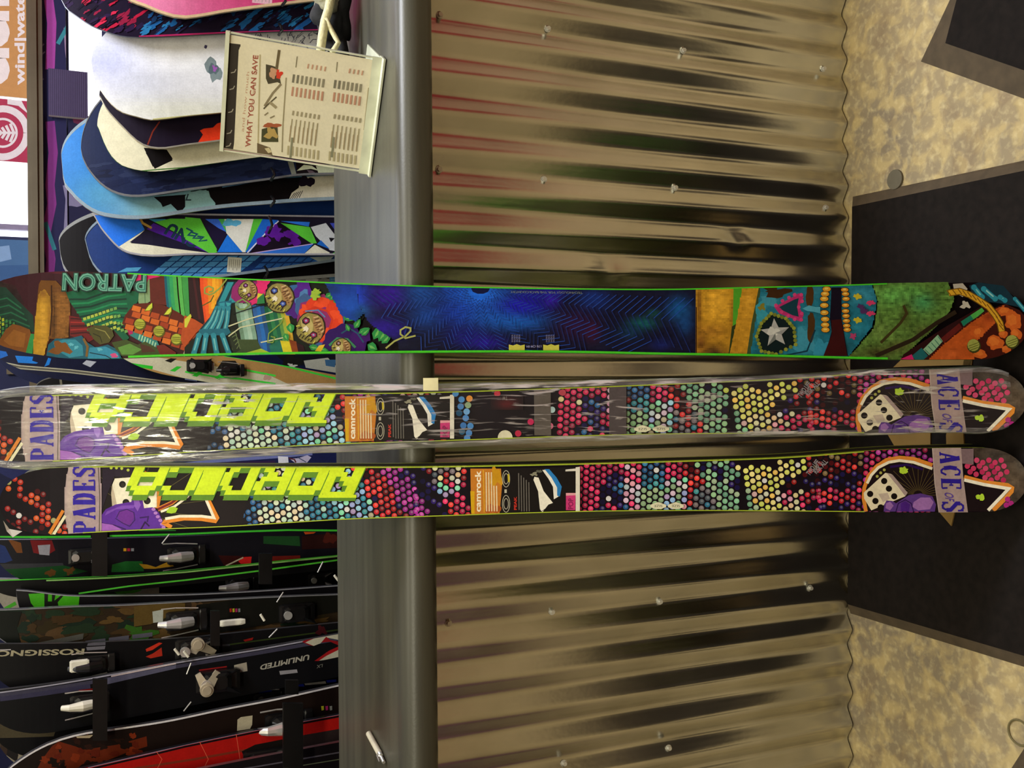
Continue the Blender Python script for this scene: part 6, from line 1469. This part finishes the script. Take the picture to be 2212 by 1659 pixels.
# ---- rack frame
rk = empty('display_rack', (0, 3.1, 0), 'black metal rack holding the snowboards and skis behind the counter', 'rack')
r_ = MB(); r_.box((-1.9, 3.16, .98), (1.9, 3.20, 1.02)).box((-1.9, 3.16, .40), (1.9, 3.20, .44)); r_.build('rail', BLACKP, rk)
for x in (-1.85, 0, 1.85): MB().box((x-.02, 3.20, 0), (x+.02, 3.24, 1.1)).build('post', BLACKP, rk)
MB().box((-1.9, 2.36, 0), (1.9, 3.24, .045), .0).build('base_shelf', plain('black_shelf', '#17161a', .6), rk)
# straps and brake pads that show against the boards
def hook(px, py0, py1, Y, w=.004):
    a, b_, c = at_y(px-2, py0, Y), at_y(px+5, (py0+py1)/2, Y-.02), at_y(px-3, py1, Y)
    return MB().tube([a, (a+b_)/2+Vector((0, -.006, 0)), b_, (b_+c)/2+Vector((0, -.004, 0)), c], w, 6)
for px, y0, y1, Y in ((612, -6, 12, 2.60), (605, 52, 76, 2.64), (588, 364, 390, 2.80), (588, 424, 446, 2.84), (583, 468, 504, 2.88), (574, 576, 602, 2.92)):
    hook(px, y0, y1, Y).build('bungee_hook', BLACKP, rk)
# wide black straps around ski pairs
for k, (x0_, x1_, ya, yb, Y, fs) in enumerate(((198, 232, 1150, 1245, 2.69, 0), (560, 588, 1196, 1262, 2.62, 0), (200, 232, 1468, 1600, 2.52, 0), (617, 645, 1470, 1500, 2.47, 0), (612, 655, 1520, 1659, 2.40, 0), (455, 475, 1320, 1395, 2.59, 0))):
    a = at_y(x0_, ya, Y); b_ = at_y(x1_, ya, Y); c = at_y(x1_, yb, Y); d = at_y(x0_, yb, Y)
    s = MB().prism([a, b_, c, d], (0, .012, 0)).build('strap', BLACKP)
    tag(s, ['black strap near the tips of the green-edged skis', 'black strap across the twin-green-line ski', 'black strap across the purple-grey banded ski near the photo\'s left side', 'small black strap between the gold-emblem ski and the rust-lettered ski', 'black strap over the bright red ski', 'black strap on the camouflage ski'][k], 'strap', 'black straps holding ski pairs together')
# ---- poster wall and banners beyond
def card(name, label, cat, px4, Y, art, th=.01, base='#ffffff'):
    P = [at_y(x, y, Y) for x, y in px4]; xs = [p.x for p in P]; zs = [p.z for p in P]
    x0_, x1_, z0_, z1_ = min(xs), max(xs), min(zs), max(zs)
    sf = Surf((0, Y, 0), (1, 0, 0), (0, 0, 1), [z0_, (z0_+z1_)/2, z1_], lambda s: x0_, lambda s: x1_); sf.STEP = 1.2e-4
    t = empty(name, ((x0_+x1_)/2, Y, z0_), label, cat)
    sf.body('board', th, [WHITEP, WHITEP, WHITEP], t); sf.base(base); art(sf); sf.print_obj('print', t, PAPER); return t
Z4 = fr(0, 0, 2.963)
def art_element(b):
    b.text('element', (21, 184), (21, -200), (-92, 0), '#f8f0f0', .05); b.text('wind|water|fire|earth', (60, 184), (60, -215), (-29, 0), '#f4ecf0', .03)
card('banner', 'tan banner with white lower-case lettering in the photo\'s top left corner', 'banner', [(-60, -160), (64, 213)], YB-.03, art_element, base='#d09a60')
def art_tree_logo(b):
    cx_, cy_ = 6, 287
    for r_, w_, c in ((52, 15, '#f0e8ee'), (30, 5, '#f0e8ee')):
        b.line([(cx_+r_*math.cos(a), cy_+r_*math.sin(a)) for a in [k_*math.pi/18 for k_ in range(37)]], w_, c)
    b.line([(cx_+30, cy_), (cx_-20, cy_)], 5, '#f0e8ee')
    for k in range(4): b.line([(cx_+16-k*9, cy_-20+k*4), (cx_+24-k*9, cy_), (cx_+16-k*9, cy_+20-k*4)], 6, '#f0e8ee')
    b.poly([(cx_+56, cy_-40), (cx_+40, cy_-70), (cx_+10, cy_-72), (cx_+10, cy_-62), (cx_+34, cy_-58)], '#f0e8ee')
card('banner', 'red banner with a white tree-in-circle emblem, beside the tan one at the photo\'s left edge', 'banner', [(-60, 207), (65, 352)], YB-.015, art_tree_logo, base='#b83c5c')
def art_post(b):
    for q_, c in (('100,-40 112,50 108,150', '#b04cac'), ('108,262 115,330 108,400 112,440 100,500 110,560 106,600', '#8c3c90'), ('150,20 155,90 162,115', '#3c94a8'), ('140,0 155,50', '#4c8ca8'), ('142,60 145,110 150,150', '#a890b4'), ('150,50 125,95', '#3c94a4'), ('98,480 108,510 118,540', '#3c8c9c'), ('140,400 146,430 142,500', '#8c88ac')):
        b.line(PX(q_), 20 if c in ('#b04cac', '#8c3c90') else 9, c)
    for q_ in ('85,105 95,95', '88,120 97,112', '85,180 94,170', '160,470 170,450'): b.line(PX(q_), 3, '#8480a8')
    b.blotch(172, 450, 16, 18, '#c0bcd4', 4)
card('poster', 'dark navy poster with magenta and teal streaks running along the bronze rail', 'poster', [(86, -80), (147, 620)], YB-.02, art_post, base='#2a2a54')
def art_rib(b):
    for k in range(22): b.line(PX(f'{100+k*4.4},146 {100+k*4.4},262'), 1, '#463f5c')
card('speaker_panel', 'ribbed dark grey-purple panel standing against the poster wall', 'panel', [(104, 147), (190, 256)], YB-.08, art_rib, th=.03, base='#544a6c')
card('poster', 'dark poster with a maroon blot beside the light-blue snowboard nose', 'poster', [(147, 247), (232, 620)], YB-.02, lambda b: (b.blotch(190, 265, 32, 18, '#6c2c4c', 2), b.blotch(160, 430, 30, 14, '#8884a8', 5)), base='#262648')
card('poster', 'pale blue blurred poster at the photo\'s left edge next to the bright window', 'poster', [(-60, 514), (62, 640)], YB-.02, lambda b: (b.poly(PX('-60,540 20,530 25,560 -60,580'), '#8cb0dc'), b.poly(PX('-60,575 62,572 62,640 -60,640'), '#42689c')), base='#5078a8')
card('poster', 'small tan plaque on the navy wall near the photo\'s left edge', 'poster', [(14, 792), (85, 808)], YB-.02, lambda b: b.line(PX('20,800 40,797 60,803 80,798'), 3, '#3c3428'), base='#78705c')

# small silver posts of ski brakes catching the light
for k, (x_, y_, Y, tt, a_) in enumerate(((382, 1408, 2.59, tF, .9), (402, 1413, 2.59, tF, .9), (727, 1249, 2.72, tC, .9), (567, 1334, 2.62, tE, 1.0), (408, 1444, 2.55, tG, -1.2), (405, 1526, 2.60, tH, -.9), (590, 1368, 2.6, tF, -.8), (605, 1290, 2.66, tE, -1.0), (692, 1225, 2.74, tC, -1.1), (358, 1164, 2.66, tA, -.9))):
    l_ = 8 if a_ > 0 else 13
    p, q = at_y(x_-l_*math.cos(a_), y_-l_*math.sin(a_), Y), at_y(x_+l_*math.cos(a_), y_+l_*math.sin(a_), Y)
    MB().tube([p, q], .0035 if a_ > 0 else .0018, 8).build('brake_arm', WHITEP if a_ > 0 else SILVER, tt)
